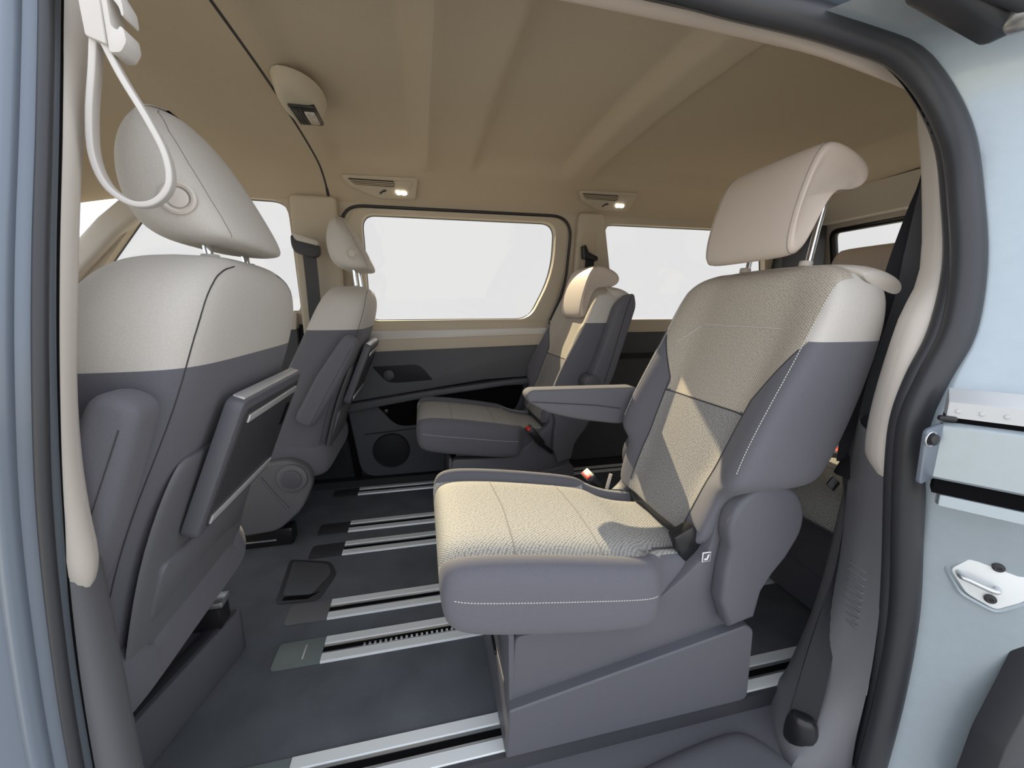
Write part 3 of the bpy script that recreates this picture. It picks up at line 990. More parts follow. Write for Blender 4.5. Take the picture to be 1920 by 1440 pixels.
def fback_ring(z, xr, th, w):
    xf = xr - th
    half = [(xr, 0.0), (xr, 0.45 * w), (xr - 0.003, 0.80 * w), (xr - 0.022, 0.955 * w), (xr - 0.06, 1.0 * w), (xr - th * 0.62, 1.01 * w), (xf + 0.02, 0.98 * w), (xf - 0.012, 0.86 * w), (xf, 0.66 * w), (xf + 0.02, 0.5 * w)]
    return [(x, y, z) for x, y in half] + [(xf + 0.02, 0.0, z)] + [(x, -y, z) for x, y in half[:0:-1]]


def front_seat(loc, label, arm_len, arm_x, head_dz=0.0):
    e = empty('front_seat', loc, label, 'seat', 'front seats')
    v, f = loft_data([fback_ring(*k) for k in FK], 4, 4)
    bm = to_bm(v, f)
    bvh = BVHTree.FromBMesh(bm)
    ZS = 0.80
    split_regions(bm, [((0, 0, ZS), (0, 0, 1), None)], lambda p, n: 'up' if p.z > ZS else 'low',
                  {'up': ('upper_cover', 'beige_cloth'), 'low': ('lower_cover', 'grey_cloth')}, e)
    bm.free()
    # seam between side and back, over the shoulder
    for s in (-1, 1):
        yz = cr_open([(0.212, 0.30), (0.216, 0.45), (0.217, 0.60), (0.217, 0.72), (0.214, 0.80), (0.207, 0.85), (0.193, 0.89), (0.168, 0.918), (0.135, 0.934), (0.095, 0.943)], 8)
        pts = drape(bvh, [(0.3, s * y, z) for y, z in yz], (-1, 0, 0), 0.0)
        tube('cover_seam', pts, 0.0011, 'seam', e, 6)
    # rear shell of the backrest
    loft('back_shell', [[(x, -w, z), (x + 0.010, -w * 0.98, z), (x + 0.016, -w * 0.85, z), (x + 0.018, 0, z), (x + 0.016, w * 0.85, z), (x + 0.010, w * 0.98, z), (x, w, z), (x - 0.03, 0, z)]
                        for z, x, w in ((0.245, -0.500, 0.17), (0.255, -0.490, 0.20), (0.36, -0.464, 0.205), (0.50, -0.426, 0.208), (0.60, -0.386, 0.205), (0.645, -0.368, 0.19), (0.655, -0.366, 0.17))], 'mid_plastic', e, 3, 3)
    # folding tray
    ang = math.atan2(0.33 - 0.415, 0.735 - 0.525)
    M = Matrix.Translation((-0.352, -0.0, 0.630)) @ Matrix.Rotation(R(23), 4, 'Y')
    tr = prism('tray_table', fillet([(-0.135, -0.130), (0.185, -0.130), (0.185, 0.122), (-0.135, 0.122)], [0.018] * 4, 4), 0.000, 0.028, 'black_plastic', e, axis='x', bevel=0.006, M=M)
    tr.data.materials[0] = MATS['grey_plastic']
    prism('tray_field', fillet([(-0.118, -0.112), (0.172, -0.112), (0.172, 0.104), (-0.118, 0.104)], 0.012, 3), 0.028, 0.030, 'dark_plastic', tr, axis='x', bevel=0.0008, M=M)
    prism('tray_strip', [(-0.100, 0.078), (0.160, 0.078), (0.160, 0.092), (-0.100, 0.092)], 0.029, 0.033, 'silver_trim', tr, axis='x', bevel=0.001, M=M)
    prism('tray_edge', [(-0.120, 0.1205), (0.175, 0.1205), (0.175, 0.1245), (-0.120, 0.1245)], 0.004, 0.022, 'silver_trim', tr, axis='x', bevel=0.001, M=M)
    prism('tray_strip', [(-0.110, -0.108), (0.165, -0.108), (0.165, -0.092), (-0.110, -0.092)], 0.029, 0.033, 'silver_trim', tr, axis='x', bevel=0.001, M=M)
    prism('tray_slot', fillet([(0.135, 0.0), (0.152, 0.0), (0.152, 0.055), (0.135, 0.055)], 0.007, 3), 0.029, 0.0318, 'black_gap', tr, axis='x', M=M)
    # map pocket lip below the tray
    M2 = Matrix.Translation((-0.418, 0, 0.46)) @ Matrix.Rotation(R(20), 4, 'Y')
    prism('pocket_lip', fillet([(-0.165, -0.085), (0.175, -0.085), (0.175, 0.025), (-0.165, 0.025)], 0.02, 4), -0.01, 0.004, 'mid_plastic', e, axis='x', bevel=0.004, M=M2)
    # headrest
    HK = [(0.977, -0.355, -0.270, 0.110), (0.981, -0.382, -0.262, 0.134), (1.000, -0.408, -0.266, 0.145), (1.035, -0.422, -0.282, 0.148), (1.085, -0.428, -0.306, 0.144),
          (1.128, -0.420, -0.328, 0.132), (1.158, -0.412, -0.346, 0.108), (1.174, -0.398, -0.360, 0.078), (1.178, -0.390, -0.366, 0.050)]
    HK = [(z + head_dz, a, b, w) for z, a, b, w in HK]
    rr = []
    for z, xf, xr, w in HK:
        half = [(xr, 0.0), (xr - 0.002, 0.5 * w), (xr - 0.012, 0.86 * w), (xr - 0.035, 0.99 * w), (0.5 * (xf + xr), 1.0 * w), (xf + 0.03, 0.96 * w), (xf + 0.006, 0.72 * w), (xf, 0.4 * w)]
        rr.append([(x, y, z) for x, y in half] + [(xf, 0, z)] + [(x, -y, z) for x, y in half[:0:-1]])
    v, f = loft_data(rr, 4, 4)
    bh = to_bm(v, f)
    bvh2 = BVHTree.FromBMesh(bh)
    hr = bm_obj('headrest', bh, 'beige_cloth', e, True, 70)
    pts = drape(bvh2, [(0.3, -(lerp_keys([(k[0], k[3]) for k in HK], z)[0] * 0.80), z) for z in np.linspace(0.985, 1.165, 30) + head_dz], (-1, 0, 0), 0.0)
    tube('headrest_seam', pts, 0.0009, 'seam_beige', hr, 6)
    hit = bvh2.ray_cast(Vector((-0.325, -0.5, 1.030 + head_dz)), Vector((0, 1, 0)))
    c, nn = hit[0], hit[1]
    disc('release_button', tuple(c + nn * 0.001), 0.0135, 0.007, tuple(nn), 'beige_plastic', hr, 0.002, 28)
    ring('button_rim', tuple(c), 0.019, 0.004, tuple(nn), 'beige_plastic', hr)
    for s in (-1, 1):
        tube('headrest_post', [(-0.325, s * 0.072, 0.93), (-0.330, s * 0.072, 0.99), (-0.335, s * 0.072, 1.04 + head_dz)], 0.0065, 'chrome', e, 12)
        disc('post_sleeve', (-0.326, s * 0.072, 0.958), 0.013, 0.010, (0, 0, 1), 'pale_plastic', e, 0.002, 20)
    # folded armrest on the near flank
    M3 = Matrix.Translation((arm_x[0], 0, arm_x[1])) @ Matrix.Rotation(R(arm_x[2]), 4, 'Y')
    L = arm_len
    ar = prism('armrest', fillet([(-0.038, -L / 2), (0.030, -L / 2), (0.038, 0.0), (0.030, L / 2), (-0.022, L / 2), (-0.040, 0)], [0.03, 0.03, 0.03, 0.028, 0.028, 0.03], 5), -0.300, -0.244, 'grey_cloth', e, axis='y', bevel=0.016, seg=4, M=M3)
    p = [M3 @ Vector((0.018, -0.3002, t)) for t in np.linspace(-L * 0.46, L * 0.40, 12)]
    tube('armrest_seam', [tuple(q) for q in p], 0.0007, 'seam', ar, 6)
    # cushion, recliner and pedestal
    CKf = [(-0.98, 0.40, 0.36, 0.20), (-0.96, 0.43, 0.33, 0.23), (-0.90, 0.445, 0.31, 0.243), (-0.75, 0.425, 0.28, 0.245), (-0.60, 0.40, 0.25, 0.245), (-0.50, 0.385, 0.24, 0.24), (-0.46, 0.36, 0.25, 0.22), (-0.45, 0.34, 0.28, 0.20)]
    loft('cushion', [cush_ring(*k) for k in CKf], 'grey_cloth', e, 4, 3)
    return e


drv = front_seat((0.0, 0.83, 0.0), 'front seat nearest the door, seen from behind with its folding tray', 0.36, (-0.418, 0.615, 23))
psg = front_seat((0.085, 1.775, 0.0), 'far front seat with folded armrest and round recliner knob', 0.36, (-0.415, 0.625, 30), 0.045)

# pedestals under the front seats
prism('pedestal', fillet([(-0.80, -0.245), (-0.590, -0.245), (-0.478, 0.215), (-0.80, 0.235)], [0.01, 0.02, 0.03, 0.01], 3), 0.0, 0.120, 'grey_plastic', drv, axis='z', bevel=0.008)
box('pedestal_lip', (-0.545, 0.02, 0.124), (0.03, 0.36, 0.008), 'dark_plastic', drv, 0.003, Matrix.Rotation(R(-13.5), 3, 'Z'))
box('seat_slider', (-0.555, 0.155, 0.150), (0.12, 0.05, 0.055), 'black_plastic', drv, 0.006)
box('seat_slider', (-0.635, -0.145, 0.175), (0.12, 0.05, 0.11), 'black_plastic', drv, 0.006)
box('slider_cap', (-0.525, 0.155, 0.185), (0.07, 0.045, 0.016), 'steel', drv, 0.003)
box('seat_frame', (-0.70, 0.0, 0.20), (0.30, 0.40, 0.12), 'black_plastic', drv, 0.01)
# far front seat: valance with recliner knob, slider
val = prism('side_valance', fillet([(x + 0.035, z) for x, z in ((-0.90, 0.10), (-0.900, 0.27), (-0.76, 0.295), (-0.690, 0.335), (-0.600, 0.345), (-0.545, 0.31), (-0.530, 0.25), (-0.575, 0.150), (-0.660, 0.075), (-0.78, 0.065))], 0.03, 4), -0.285, -0.235, 'mid_plastic', psg, bevel=0.010, seg=3)
disc('recliner_knob', (-0.560, -0.290, 0.278), 0.052, 0.022, (0, -1, 0), 'mid_plastic', val, 0.008, 36)
disc('knob_cap', (-0.560, -0.302, 0.278), 0.034, 0.010, (0, -1, 0), 'grey_plastic', val, 0.004, 36)
tube('valance_crease', [(-0.665, -0.2865, 0.29), (-0.625, -0.287, 0.22), (-0.585, -0.2865, 0.16)], 0.004, 'mid_plastic', val, 8)
box('seat_slider', (-0.70, -0.23, 0.035), (0.22, 0.06, 0.07), 'black_plastic', psg, 0.008)
box('slider_bar', (-0.72, -0.262, 0.028), (0.15, 0.006, 0.006), 'steel', psg, 0.002)
box('seat_frame', (-0.78, 0.0, 0.16), (0.26, 0.42, 0.18), 'black_plastic', psg, 0.01)

# ------------------------------------------------------------------ near door opening
L_SEAL = [(-0.365, 0.60, 1.31), (-0.355, 0.556, 1.181), (-0.348, 0.512, 1.049), (-0.347, 0.477, 0.927), (-0.356, 0.460, 0.809), (-0.376, 0.460, 0.680), (-0.391, 0.460, 0.535), (-0.402, 0.460, 0.370), (-0.408, 0.46, 0.15), (-0.41, 0.46, -0.10)]
L_LOBE = [(-0.37, 0.62, 1.31), (-0.360, 0.575, 1.193), (-0.353, 0.529, 1.055), (-0.351, 0.492, 0.929), (-0.360, 0.475, 0.806), (-0.379, 0.475, 0.672), (-0.396, 0.475, 0.522), (-0.406, 0.475, 0.351), (-0.412, 0.475, 0.15), (-0.415, 0.475, -0.10)]
R_SEAL = [(-0.30, 0.612, 1.345), (-0.05, 0.613, 1.345), (0.15, 0.612, 1.342), (0.366, 0.611, 1.335), (0.481, 0.608, 1.326), (0.597, 0.605, 1.319), (0.698, 0.601, 1.307), (0.782, 0.593, 1.287), (0.842, 0.576, 1.238), (0.862, 0.546, 1.152), (0.849, 0.510, 1.044), (0.832, 0.481, 0.942), (0.801, 0.460, 0.844), (0.771, 0.460, 0.770), (0.750, 0.460, 0.702), (0.758, 0.460, 0.620), (0.781, 0.460, 0.503), (0.813, 0.460, 0.341), (0.822, 0.460, 0.168), (0.814, 0.460, -0.005), (0.80, 0.46, -0.12)]
R_LOBE = [(-0.30, 0.63, 1.338), (-0.05, 0.63, 1.338), (0.15, 0.629, 1.335), (0.378, 0.628, 1.328), (0.498, 0.627, 1.324), (0.618, 0.624, 1.316), (0.724, 0.620, 1.304), (0.788, 0.614, 1.288), (0.840, 0.598, 1.244), (0.862, 0.568, 1.160), (0.850, 0.532, 1.049), (0.829, 0.501, 0.944), (0.790, 0.480, 0.843), (0.759, 0.480, 0.767), (0.744, 0.480, 0.697), (0.752, 0.480, 0.613), (0.775, 0.480, 0.492), (0.802, 0.480, 0.327), (0.818, 0.480, 0.146), (0.813, 0.480, -0.032), (0.80, 0.48, -0.12)]
lsd, lld = densify(L_SEAL, 6), densify(L_LOBE, 6)
R_LOBE = [(x + (0.017 if i > 8 else 0.006), y, z + (0.016 if i < 8 else 0.006 if i == 8 else 0.0)) for i, (x, y, z) in enumerate(R_LOBE)]
R_SEAL = [(x + (0.012 if i > 8 else 0.004), y, z + (0.006 if i < 8 else 0.0)) for i, (x, y, z) in enumerate(R_SEAL)]
rsd, rld = densify(R_SEAL, 6), densify(R_LOBE, 6)

seal = empty('door_seal', (0.8, 0.47, 0.0), 'black rubber seal running round the near door opening', 'door seal')
loc = np.array([0.8, 0.47, 0.0])
sweep('outer_lobe', rsd - loc, circle(0.019, 12, 0.025), 'rubber', seal)
sweep('inner_lobe', rld - loc, circle(0.013, 12), 'rubber', seal)
sweep('seal_carrier', (rsd + rld) / 2 + np.array([0.006, 0.006, 0]) - loc, rrect(0.02, 0.030, 0.004), 'black_gap', seal)
sweep('outer_lobe', lsd - loc + np.array([0.002, 0, 0]), circle(0.006, 10), 'rubber', seal)
sweep('inner_lobe', lld - loc + np.array([0, 0, 0]), circle(0.0065, 10), 'rubber_grey', seal)
sweep('seal_carrier', (lsd + lld) / 2 + np.array([-0.008, 0.012, 0]) - loc, rrect(0.012, 0.02, 0.003), 'black_gap', seal)


def strip_surface(name, rows, m, parent=None, closed=False, angle=50, n=3, thick=0.0, tdir=(0, 1, 0)):
    """smooth sheet through several matching paths, given thickness along tdir"""
    rows = np.asarray(rows, float)
    g = np.array([cr_open(r, n) for r in rows])
    g = cr_open(g, n)
    K, M = g.shape[:2]
    V = [tuple(p) for p in g.reshape(-1, 3)]
    Fc = [(i * M + j, i * M + j + 1, (i + 1) * M + j + 1, (i + 1) * M + j) for i in range(K - 1) for j in range(M - 1)]
    if thick:
        o = len(V)
        td = np.asarray(tdir, float) * thick
        V += [tuple(np.array(p) + td) for p in V]
        Fc += [tuple(o + k for k in f[::-1]) for f in Fc]
        rim = [j for j in range(M)] + [i * M + M - 1 for i in range(1, K)] + [(K - 1) * M + j for j in range(M - 2, -1, -1)] + [i * M for i in range(K - 2, 0, -1)]
        for a, b in zip(rim, rim[1:] + rim[:1]):
            Fc.append((a, b, b + o, a + o))
    return bm_obj(name, to_bm(V, Fc), m, parent, True, angle)


# near B pillar: painted jamb outside the seal, beige trim inside, grey trim below
L = np.array(L_SEAL)
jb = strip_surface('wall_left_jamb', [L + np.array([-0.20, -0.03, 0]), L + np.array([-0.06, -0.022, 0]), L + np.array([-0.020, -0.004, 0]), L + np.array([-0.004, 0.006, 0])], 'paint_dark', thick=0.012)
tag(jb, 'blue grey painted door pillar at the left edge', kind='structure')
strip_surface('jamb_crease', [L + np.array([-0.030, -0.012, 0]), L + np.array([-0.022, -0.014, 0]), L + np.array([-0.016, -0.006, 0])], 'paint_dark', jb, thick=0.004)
LT = np.array([(-0.360, 0.64, 1.30), (-0.354, 0.620, 1.222), (-0.349, 0.593, 1.145), (-0.351, 0.558, 1.035), (-0.351, 0.525, 0.922), (-0.361, 0.510, 0.811), (-0.372, 0.510, 0.723), (-0.376, 0.510, 0.653), (-0.377, 0.510, 0.593), (-0.388, 0.510, 0.560), (-0.408, 0.510, 0.540)])
LLi = np.array([np.interp(LT[::-1, 2], lld[::-1, 2], lld[::-1, k])[::-1] for k in range(3)]).T
LLi[:, 2] = LT[:, 2]
LLi[-1] = (-0.409, 0.508, 0.541)
LLi[-2] = (-0.403, 0.497, 0.552)
t7 = strip_surface('trim_7', [LLi + np.array([-0.012, 0.004, 0]), 0.5 * (LLi + LT) + np.array([0.003, -0.006, 0]), LT, LT + np.array([-0.025, 0.03, 0]), LT + np.array([-0.07, 0.06, 0])], 'beige_plastic', thick=0.004, tdir=(-0.3, 1, 0))
tag(t7, 'beige trim on the near door pillar at the left', kind='structure')
zz = [0.60, 0.55, 0.47, 0.387, 0.298, 0.15, 0.05, -0.06]
LB = np.array([(-0.385 - 0.001 * i, 0.512, z) for i, z in enumerate(zz)])
LBl = np.array([np.interp(LB[::-1, 2], lld[::-1, 2], lld[::-1, k])[::-1] for k in range(3)]).T
LBl[:, 2] = LB[:, 2]
t8 = strip_surface('trim_8', [LBl + np.array([-0.012, 0.004, 0]), 0.5 * (LBl + LB) + np.array([0.003, -0.006, 0]), LB, LB + np.array([-0.02, 0.04, 0]), LB + np.array([-0.10, 0.08, 0])], 'mid_plastic', thick=0.004, tdir=(-0.3, 1, 0))
tag(t8, 'grey lower trim on the near door pillar at the left', kind='structure')

# roof side trim above the opening
xs = np.linspace(-0.38, 0.93, 12)
zu = np.interp(xs, [-0.4, 0.2, 0.433, 0.628, 0.790, 0.93], [1.342, 1.337, 1.330, 1.313, 1.287, 1.262])
zl = np.interp(xs, [-0.4, 0.2, 0.433, 0.663, 0.826, 0.93], [1.338, 1.333, 1.328, 1.318, 1.306, 1.297])
t9 = strip_surface('trim_9', [[(x, 0.622, z + 0.012) for x, z in zip(xs, zu)], [(x, 0.640, z - 0.003) for x, z in zip(xs, zu)], [(x, 0.662, z - 0.002) for x, z in zip(xs, zl)],
                              [(x, 0.672, z + 0.012) for x, z in zip(xs, zl)], [(x, 0.668, z + 0.06) for x, z in zip(xs, zl)]], 'beige_leather', thick=0.004, tdir=(0, 0, 1))
tag(t9, 'beige roof side trim above the near door opening', kind='structure')

# C pillar trims
RT = np.array([(0.905, 0.665, 1.325), (0.943, 0.662, 1.311), (0.922, 0.627, 1.213), (0.902, 0.592, 1.111), (0.860, 0.542, 0.949), (0.799, 0.521, 0.859), (0.776, 0.520, 0.750), (0.769, 0.520, 0.674), (0.773, 0.520, 0.620), (0.782, 0.512, 0.590)])
RLi = np.array([np.interp(RT[::-1, 2], rld[20:][::-1, 2], rld[20:][::-1, k])[::-1] for k in range(3)]).T
RLi[:, 2] = RT[:, 2]
t10 = strip_surface('trim_10', [RLi + np.array([0.012, 0.0, 0]), 0.5 * (RLi + RT) + np.array([-0.004, -0.003, 0]), RT, RT + np.array([0.03, 0.03, 0]), RT + np.array([0.12, 0.07, 0])], 'beige_plastic', thick=0.004, tdir=(0.4, 1, 0))
tag(t10, 'curved beige trim on the rear pillar of the door opening', kind='structure')
# lower grey trim with its foot on the sill
rows = []
for z, pts in ((0.66, [(0.765, 0.487), (0.772, 0.512), (0.80, 0.56), (0.88, 0.62), (1.02, 0.66)]),
               (0.50, [(0.782, 0.485), (0.790, 0.512), (0.812, 0.56), (0.88, 0.63), (1.02, 0.66)]),
               (0.34, [(0.806, 0.485), (0.808, 0.515), (0.815, 0.56), (0.88, 0.64), (1.02, 0.67)]),
               (0.20, [(0.817, 0.485), (0.808, 0.520), (0.805, 0.575), (0.87, 0.645), (1.02, 0.68)]),
               (0.10, [(0.815, 0.485), (0.790, 0.525), (0.790, 0.590), (0.85, 0.650), (1.02, 0.69)]),
               (0.03, [(0.812, 0.485), (0.750, 0.515), (0.775, 0.605), (0.84, 0.655), (1.02, 0.69)]),
               (-0.02, [(0.810, 0.482), (0.690, 0.505), (0.765, 0.630), (0.83, 0.660), (1.02, 0.69)]),
               (-0.06, [(0.81, 0.480), (0.675, 0.50), (0.76, 0.635), (0.83, 0.660), (1.02, 0.69)])):
    rows.append([(x, y, z) for x, y in pts])
t11 = strip_surface('trim_11', rows, 'mid_plastic', thick=0.004, tdir=(0.5, 1, 0))
tag(t11, 'grey lower pillar trim with a curved foot by the sill', kind='structure')
for kz in range(9):
    box('trim_rib', (0.8085 + 0.0002 * kz, 0.532, 0.385 - 0.015 * kz), (0.008, 0.036, 0.005), 'mid_plastic', t11, 0.001, Matrix.Rotation(R(-8), 3, 'Z'))

# sill step
stp = prism('trim_12', [(0.40, -0.10), (0.625, -0.10), (0.625, -0.026), (0.46, -0.034), (0.42, -0.05)], -0.45, 1.0, 'grey_plastic', None, axis='x', bevel=0.004)
tag(stp, 'grey plastic step along the near door sill', kind='structure')
prism('sill_edge', [(0.620, -0.03), (0.637, -0.03), (0.637, 0.003), (0.628, 0.001)], -0.42, 1.0, 'dark_plastic', stp, axis='x', bevel=0.002)
v, f = loft_data([[(x, y, z) for x, y in ((0.20 + d, 0.44), (0.20 + d, 0.52 - d * 0.6), (0.30, 0.565 - d), (0.60 - d * 0.3, 0.600 - d), (0.655 - d, 0.592 - d), (0.685 - d, 0.54), (0.72 - d, 0.44))] for z, d in ((-0.045, 0.0), (-0.034, 0.0), (-0.012, 0.014), (-0.004, 0.03), (-0.003, 0.05))], 3, 3)
bm_obj('step_plateau', to_bm(v, f), 'grey_plastic', stp, True, 60)

# painted rear jamb outside the seal
Rr = np.array(R_SEAL[5:])
JU = np.array([0.5708, -0.8211, 0.0])                # the jamb runs outwards along this direction
jb0 = Rr + np.array([[np.interp(z, [-0.2, 0.5, 0.6, 0.72, 0.85, 1.4], [0.030, 0.030, 0.008, 0.002, 0.016, 0.022]), np.interp(z, [0.5, 0.7, 0.85], [-0.020, -0.030, -0.020]), 0.0] for z in Rr[:, 2]])
jr = strip_surface('wall_left_quarter', [Rr + np.array([0.006, 0.012, 0]), 0.5 * (Rr + jb0) + np.array([0.006, 0.004, 0]), jb0, jb0 + JU * 0.05, jb0 + JU * 0.11, jb0 + JU * 0.15 + np.array([0.02, 0, 0]), jb0 + JU * 0.16 + np.array([0.08, 0, 0]), jb0 + JU * 0.17 + np.array([0.5, 0, 0])], 'paint', thick=0.006, tdir=(0.82, 0.57, 0))
tag(jr, 'silver blue painted body side right of the door opening', kind='structure')
xs = np.linspace(-0.5, 1.5, 14)
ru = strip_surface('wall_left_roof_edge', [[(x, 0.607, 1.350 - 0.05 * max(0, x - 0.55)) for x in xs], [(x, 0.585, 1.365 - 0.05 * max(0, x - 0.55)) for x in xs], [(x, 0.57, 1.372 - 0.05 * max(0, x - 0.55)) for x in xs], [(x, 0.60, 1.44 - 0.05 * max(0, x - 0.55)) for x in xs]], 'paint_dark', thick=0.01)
tag(ru, 'painted roof edge above the door opening', kind='structure')

# upper roller bracket at the top right corner
rb = empty('roller_bracket', (0.72, 0.50, 1.27), 'dark sliding door roller bracket at the top right corner', 'bracket')
box('bracket_body', (0.02, -0.02, 0.02), (0.17, 0.05, 0.05), 'rubber', rb, 0.015, Matrix.Rotation(R(12), 3, 'Y'), 3)
disc('roller', (0.085, -0.05, -0.005), 0.022, 0.03, (0, 1, 0.3), 'steel', rb, 0.006)
tube('bracket_arm', [(-0.06, -0.02, 0.03), (0.0, -0.05, 0.015), (0.07, -0.06, 0.0)], 0.014, 'dark_plastic', rb, 10)

# middle sliding door track with end plate
dt = empty('door_track', (0.733, 0.41, 0.67), 'silver sliding door track with end bolt on the painted body side', 'track')
MJ = Matrix(((0.5708, 0.8211, 0, 0), (-0.8211, 0.5708, 0, 0), (0, 0, 1, 0), (0, 0, 0, 1)))
prism('track_rail', [(-0.004, -0.036), (0.000, -0.040), (0.036, -0.040), (0.036, 0.046), (0.002, 0.046), (-0.004, 0.041)], 0.0, 0.115, 'paint', dt, axis='x', bevel=0.002, M=MJ)
prism('end_plate', fillet([(-0.032, 0.036), (0.000, 0.046), (0.003, -0.040), (-0.026, -0.048)], 0.007, 3), -0.003, 0.003, 'paint_dark', dt, bevel=0.0015)
disc('end_bolt', (-0.022, -0.006, 0.023), 0.0085, 0.008, (0, -1, 0), 'black_plastic', dt, 0.002, 24)
ring('bolt_washer', (-0.022, -0.0035, 0.023), 0.0105, 0.0014, (0, -1, 0), 'steel', dt)
prism('track_gap', [(0.006, -0.064), (0.036, -0.064), (0.036, -0.040), (0.006, -0.040)], 0.004, 0.115, 'black_gap', dt, axis='x', M=MJ)
prism('track_lip', [(0.000, -0.080), (0.036, -0.090), (0.036, -0.063), (0.002, -0.064)], 0.012, 0.115, 'paint', dt, axis='x', bevel=0.003, M=MJ)
prism('upper_ledge', [(0.002, 0.054), (0.036, 0.054), (0.036, 0.092), (0.010, 0.080), (0.003, 0.076)], 0.002, 0.115, 'silver_paint', dt, axis='x', bevel=0.002, M=MJ)
prism('ledge_gap', [(0.008, 0.045), (0.036, 0.045), (0.036, 0.055), (0.008, 0.055)], 0.002, 0.115, 'black_gap', dt, axis='x', M=MJ)
box('track_stop', (0.004, -0.002, 0.052), (0.020, 0.010, 0.008), 'black_plastic', dt, 0.003, Matrix.Rotation(R(-40), 3, 'Z'))
for kx in range(3):
    q = MJ @ Vector((0.013 + 0.0225 * kx, 0.0018, 0.064))
    disc('ledge_rivet', tuple(q), 0.0032, 0.002, (-0.82, -0.57, 0), 'silver_paint', dt, 0.0008, 16)

# door striker plate
st = empty('door_striker', (0.866, 0.395, 0.452), 'steel door striker plate with loop and two black screws', 'striker')
prism('striker_plate', fillet([(-0.036, 0.000), (-0.009, 0.042), (0.018, 0.049), (0.040, 0.027), (0.046, -0.016), (0.020, -0.046), (-0.013, -0.034)], 0.007, 4), -0.005, 0.004, 'aluminium', st, bevel=0.0015, M=MJ)
ring_pts = [MJ @ Vector((u_, 0.004, z_)) for u_, z_ in fillet([(-0.043, 0.001), (-0.012, 0.050), (0.020, 0.057), (0.046, 0.031), (0.053, -0.018), (0.022, -0.054), (-0.018, -0.041)], 0.009, 4)]
sweep('plate_surround', [tuple(p) for p in ring_pts], circle(0.004, 6), 'paint', st, ref=(-0.82, -0.57, 0), closed=True)
tube('striker_loop', [tuple(MJ @ Vector(p)) for p in cr_open([(-0.026, 0.002, 0.000), (-0.025, -0.016, -0.001), (-0.014, -0.019, -0.003), (0.006, -0.019, -0.008), (0.015, -0.016, -0.009), (0.016, 0.002, -0.009)], 5)], 0.0042, 'steel', st, 10)
for u_, z_ in ((0.0117, 0.027), (0.0115, -0.029)):
    sc = disc('striker_screw', tuple(MJ @ Vector((u_, -0.007, z_))), 0.0072, 0.005, (-0.82, -0.57, 0), 'black_plastic', st, 0.0015, 24)
    ring('screw_rim', tuple(MJ @ Vector((u_, -0.0095, z_))), 0.004, 0.0012, (-0.82, -0.57, 0), 'dark_plastic', sc)

# edge of the opened sliding door low at the right
ed = prism('sliding_door', fillet([(0.840, 0.02), (0.862, 0.200), (0.893, 0.291), (0.925, 0.39), (0.95, 0.43), (0.95, 0.02)], 0.01, 3), 0.325, 0.365, 'rubber', None, bevel=0.010, seg=3)
tag(ed, 'dark rubber edge of the opened sliding door at the lower right', 'door')

# ------------------------------------------------------------------ belts


def belt(name, path, wdirs, w, m, parent=None, n=5, t=0.0016):
    P = cr_open(path, n)
    W = cr_open(wdirs, n)
    return sweep(name, P, [(-w / 2, -t), (w / 2, -t), (w / 2, t), (-w / 2, t)], m, parent, ref=W, angle=30)


nb = empty('seat_belt', (0.86, 0.60, 0.0), 'black seat belt hanging on the rear pillar by the door opening', 'seat belt', 'seat belts on the pillars')
o = np.array([0.86, 0.60, 0.0])
belt('upper_webbing', np.array([(1.075, 0.70, 1.30), (1.045, 0.67, 1.16), (1.010, 0.65, 1.07), (0.985, 0.638, 0.98), (0.975, 0.635, 0.893), (0.942, 0.635, 0.728), (0.914, 0.622, 0.625), (0.885, 0.608, 0.555)]) - o, [(0.70, -0.70, 0.1)] * 8, 0.052, 'webbing_grey', nb)
belt('upper_webbing', np.array([(1.10, 0.72, 1.30), (1.07, 0.69, 1.16), (1.025, 0.675, 1.07), (0.985, 0.663, 0.98), (0.965, 0.66, 0.893), (0.930, 0.655, 0.728), (0.900, 0.640, 0.625), (0.875, 0.622, 0.555)]) - o, [(0.70, -0.70, 0.1)] * 8, 0.052, 'webbing', nb)
belt('lower_webbing', np.array([(0.862, 0.600, 0.560), (0.855, 0.600, 0.47), (0.832, 0.585, 0.34), (0.795, 0.562, 0.22), (0.762, 0.545, 0.12), (0.735, 0.535, 0.03)]) - o,
     [(0.75, -0.65, 0), (0.85, 0.3, 0), (0.85, 0.35, 0.1), (0.85, -0.1, 0.1), (0.80, -0.5, 0.1), (0.75, -0.62, 0.1)], 0.046, 'webbing', nb)
box('belt_tongue', (-0.012, 0.0, 0.555), (0.012, 0.055, 0.045), 'black_plastic', nb, 0.005, Matrix.Rotation(R(30), 3, 'Y'))
box('tongue_blade', (-0.040, 0.012, 0.520), (0.028, 0.004, 0.022), 'chrome', nb, 0.001, Matrix.Rotation(R(40), 3, 'Y'))
loft('belt_anchor', [[(-0.130 + (x - 0.5) * w, -0.068 + (y - 0.5) * w, z) for x, y in ((0.1, 0.9), (0.6, 1.1), (1.0, 0.6), (1.1, 0.1), (0.6, -0.05), (0.1, 0.3))] for z, w in ((-0.035, 0.04), (-0.025, 0.052), (0.0, 0.058), (0.03, 0.052), (0.05, 0.044), (0.055, 0.03))], 'black_plastic', nb, 3, 3)

# rear row buckle with red button glimpsed behind the backrest
rbk = box('belt_buckle', (-0.05, 0.0, 0.455), (0.05, 0.018, 0.03), 'red_button', rear_seat, 0.006, Matrix.Rotation(R(-25), 3, 'Y'))

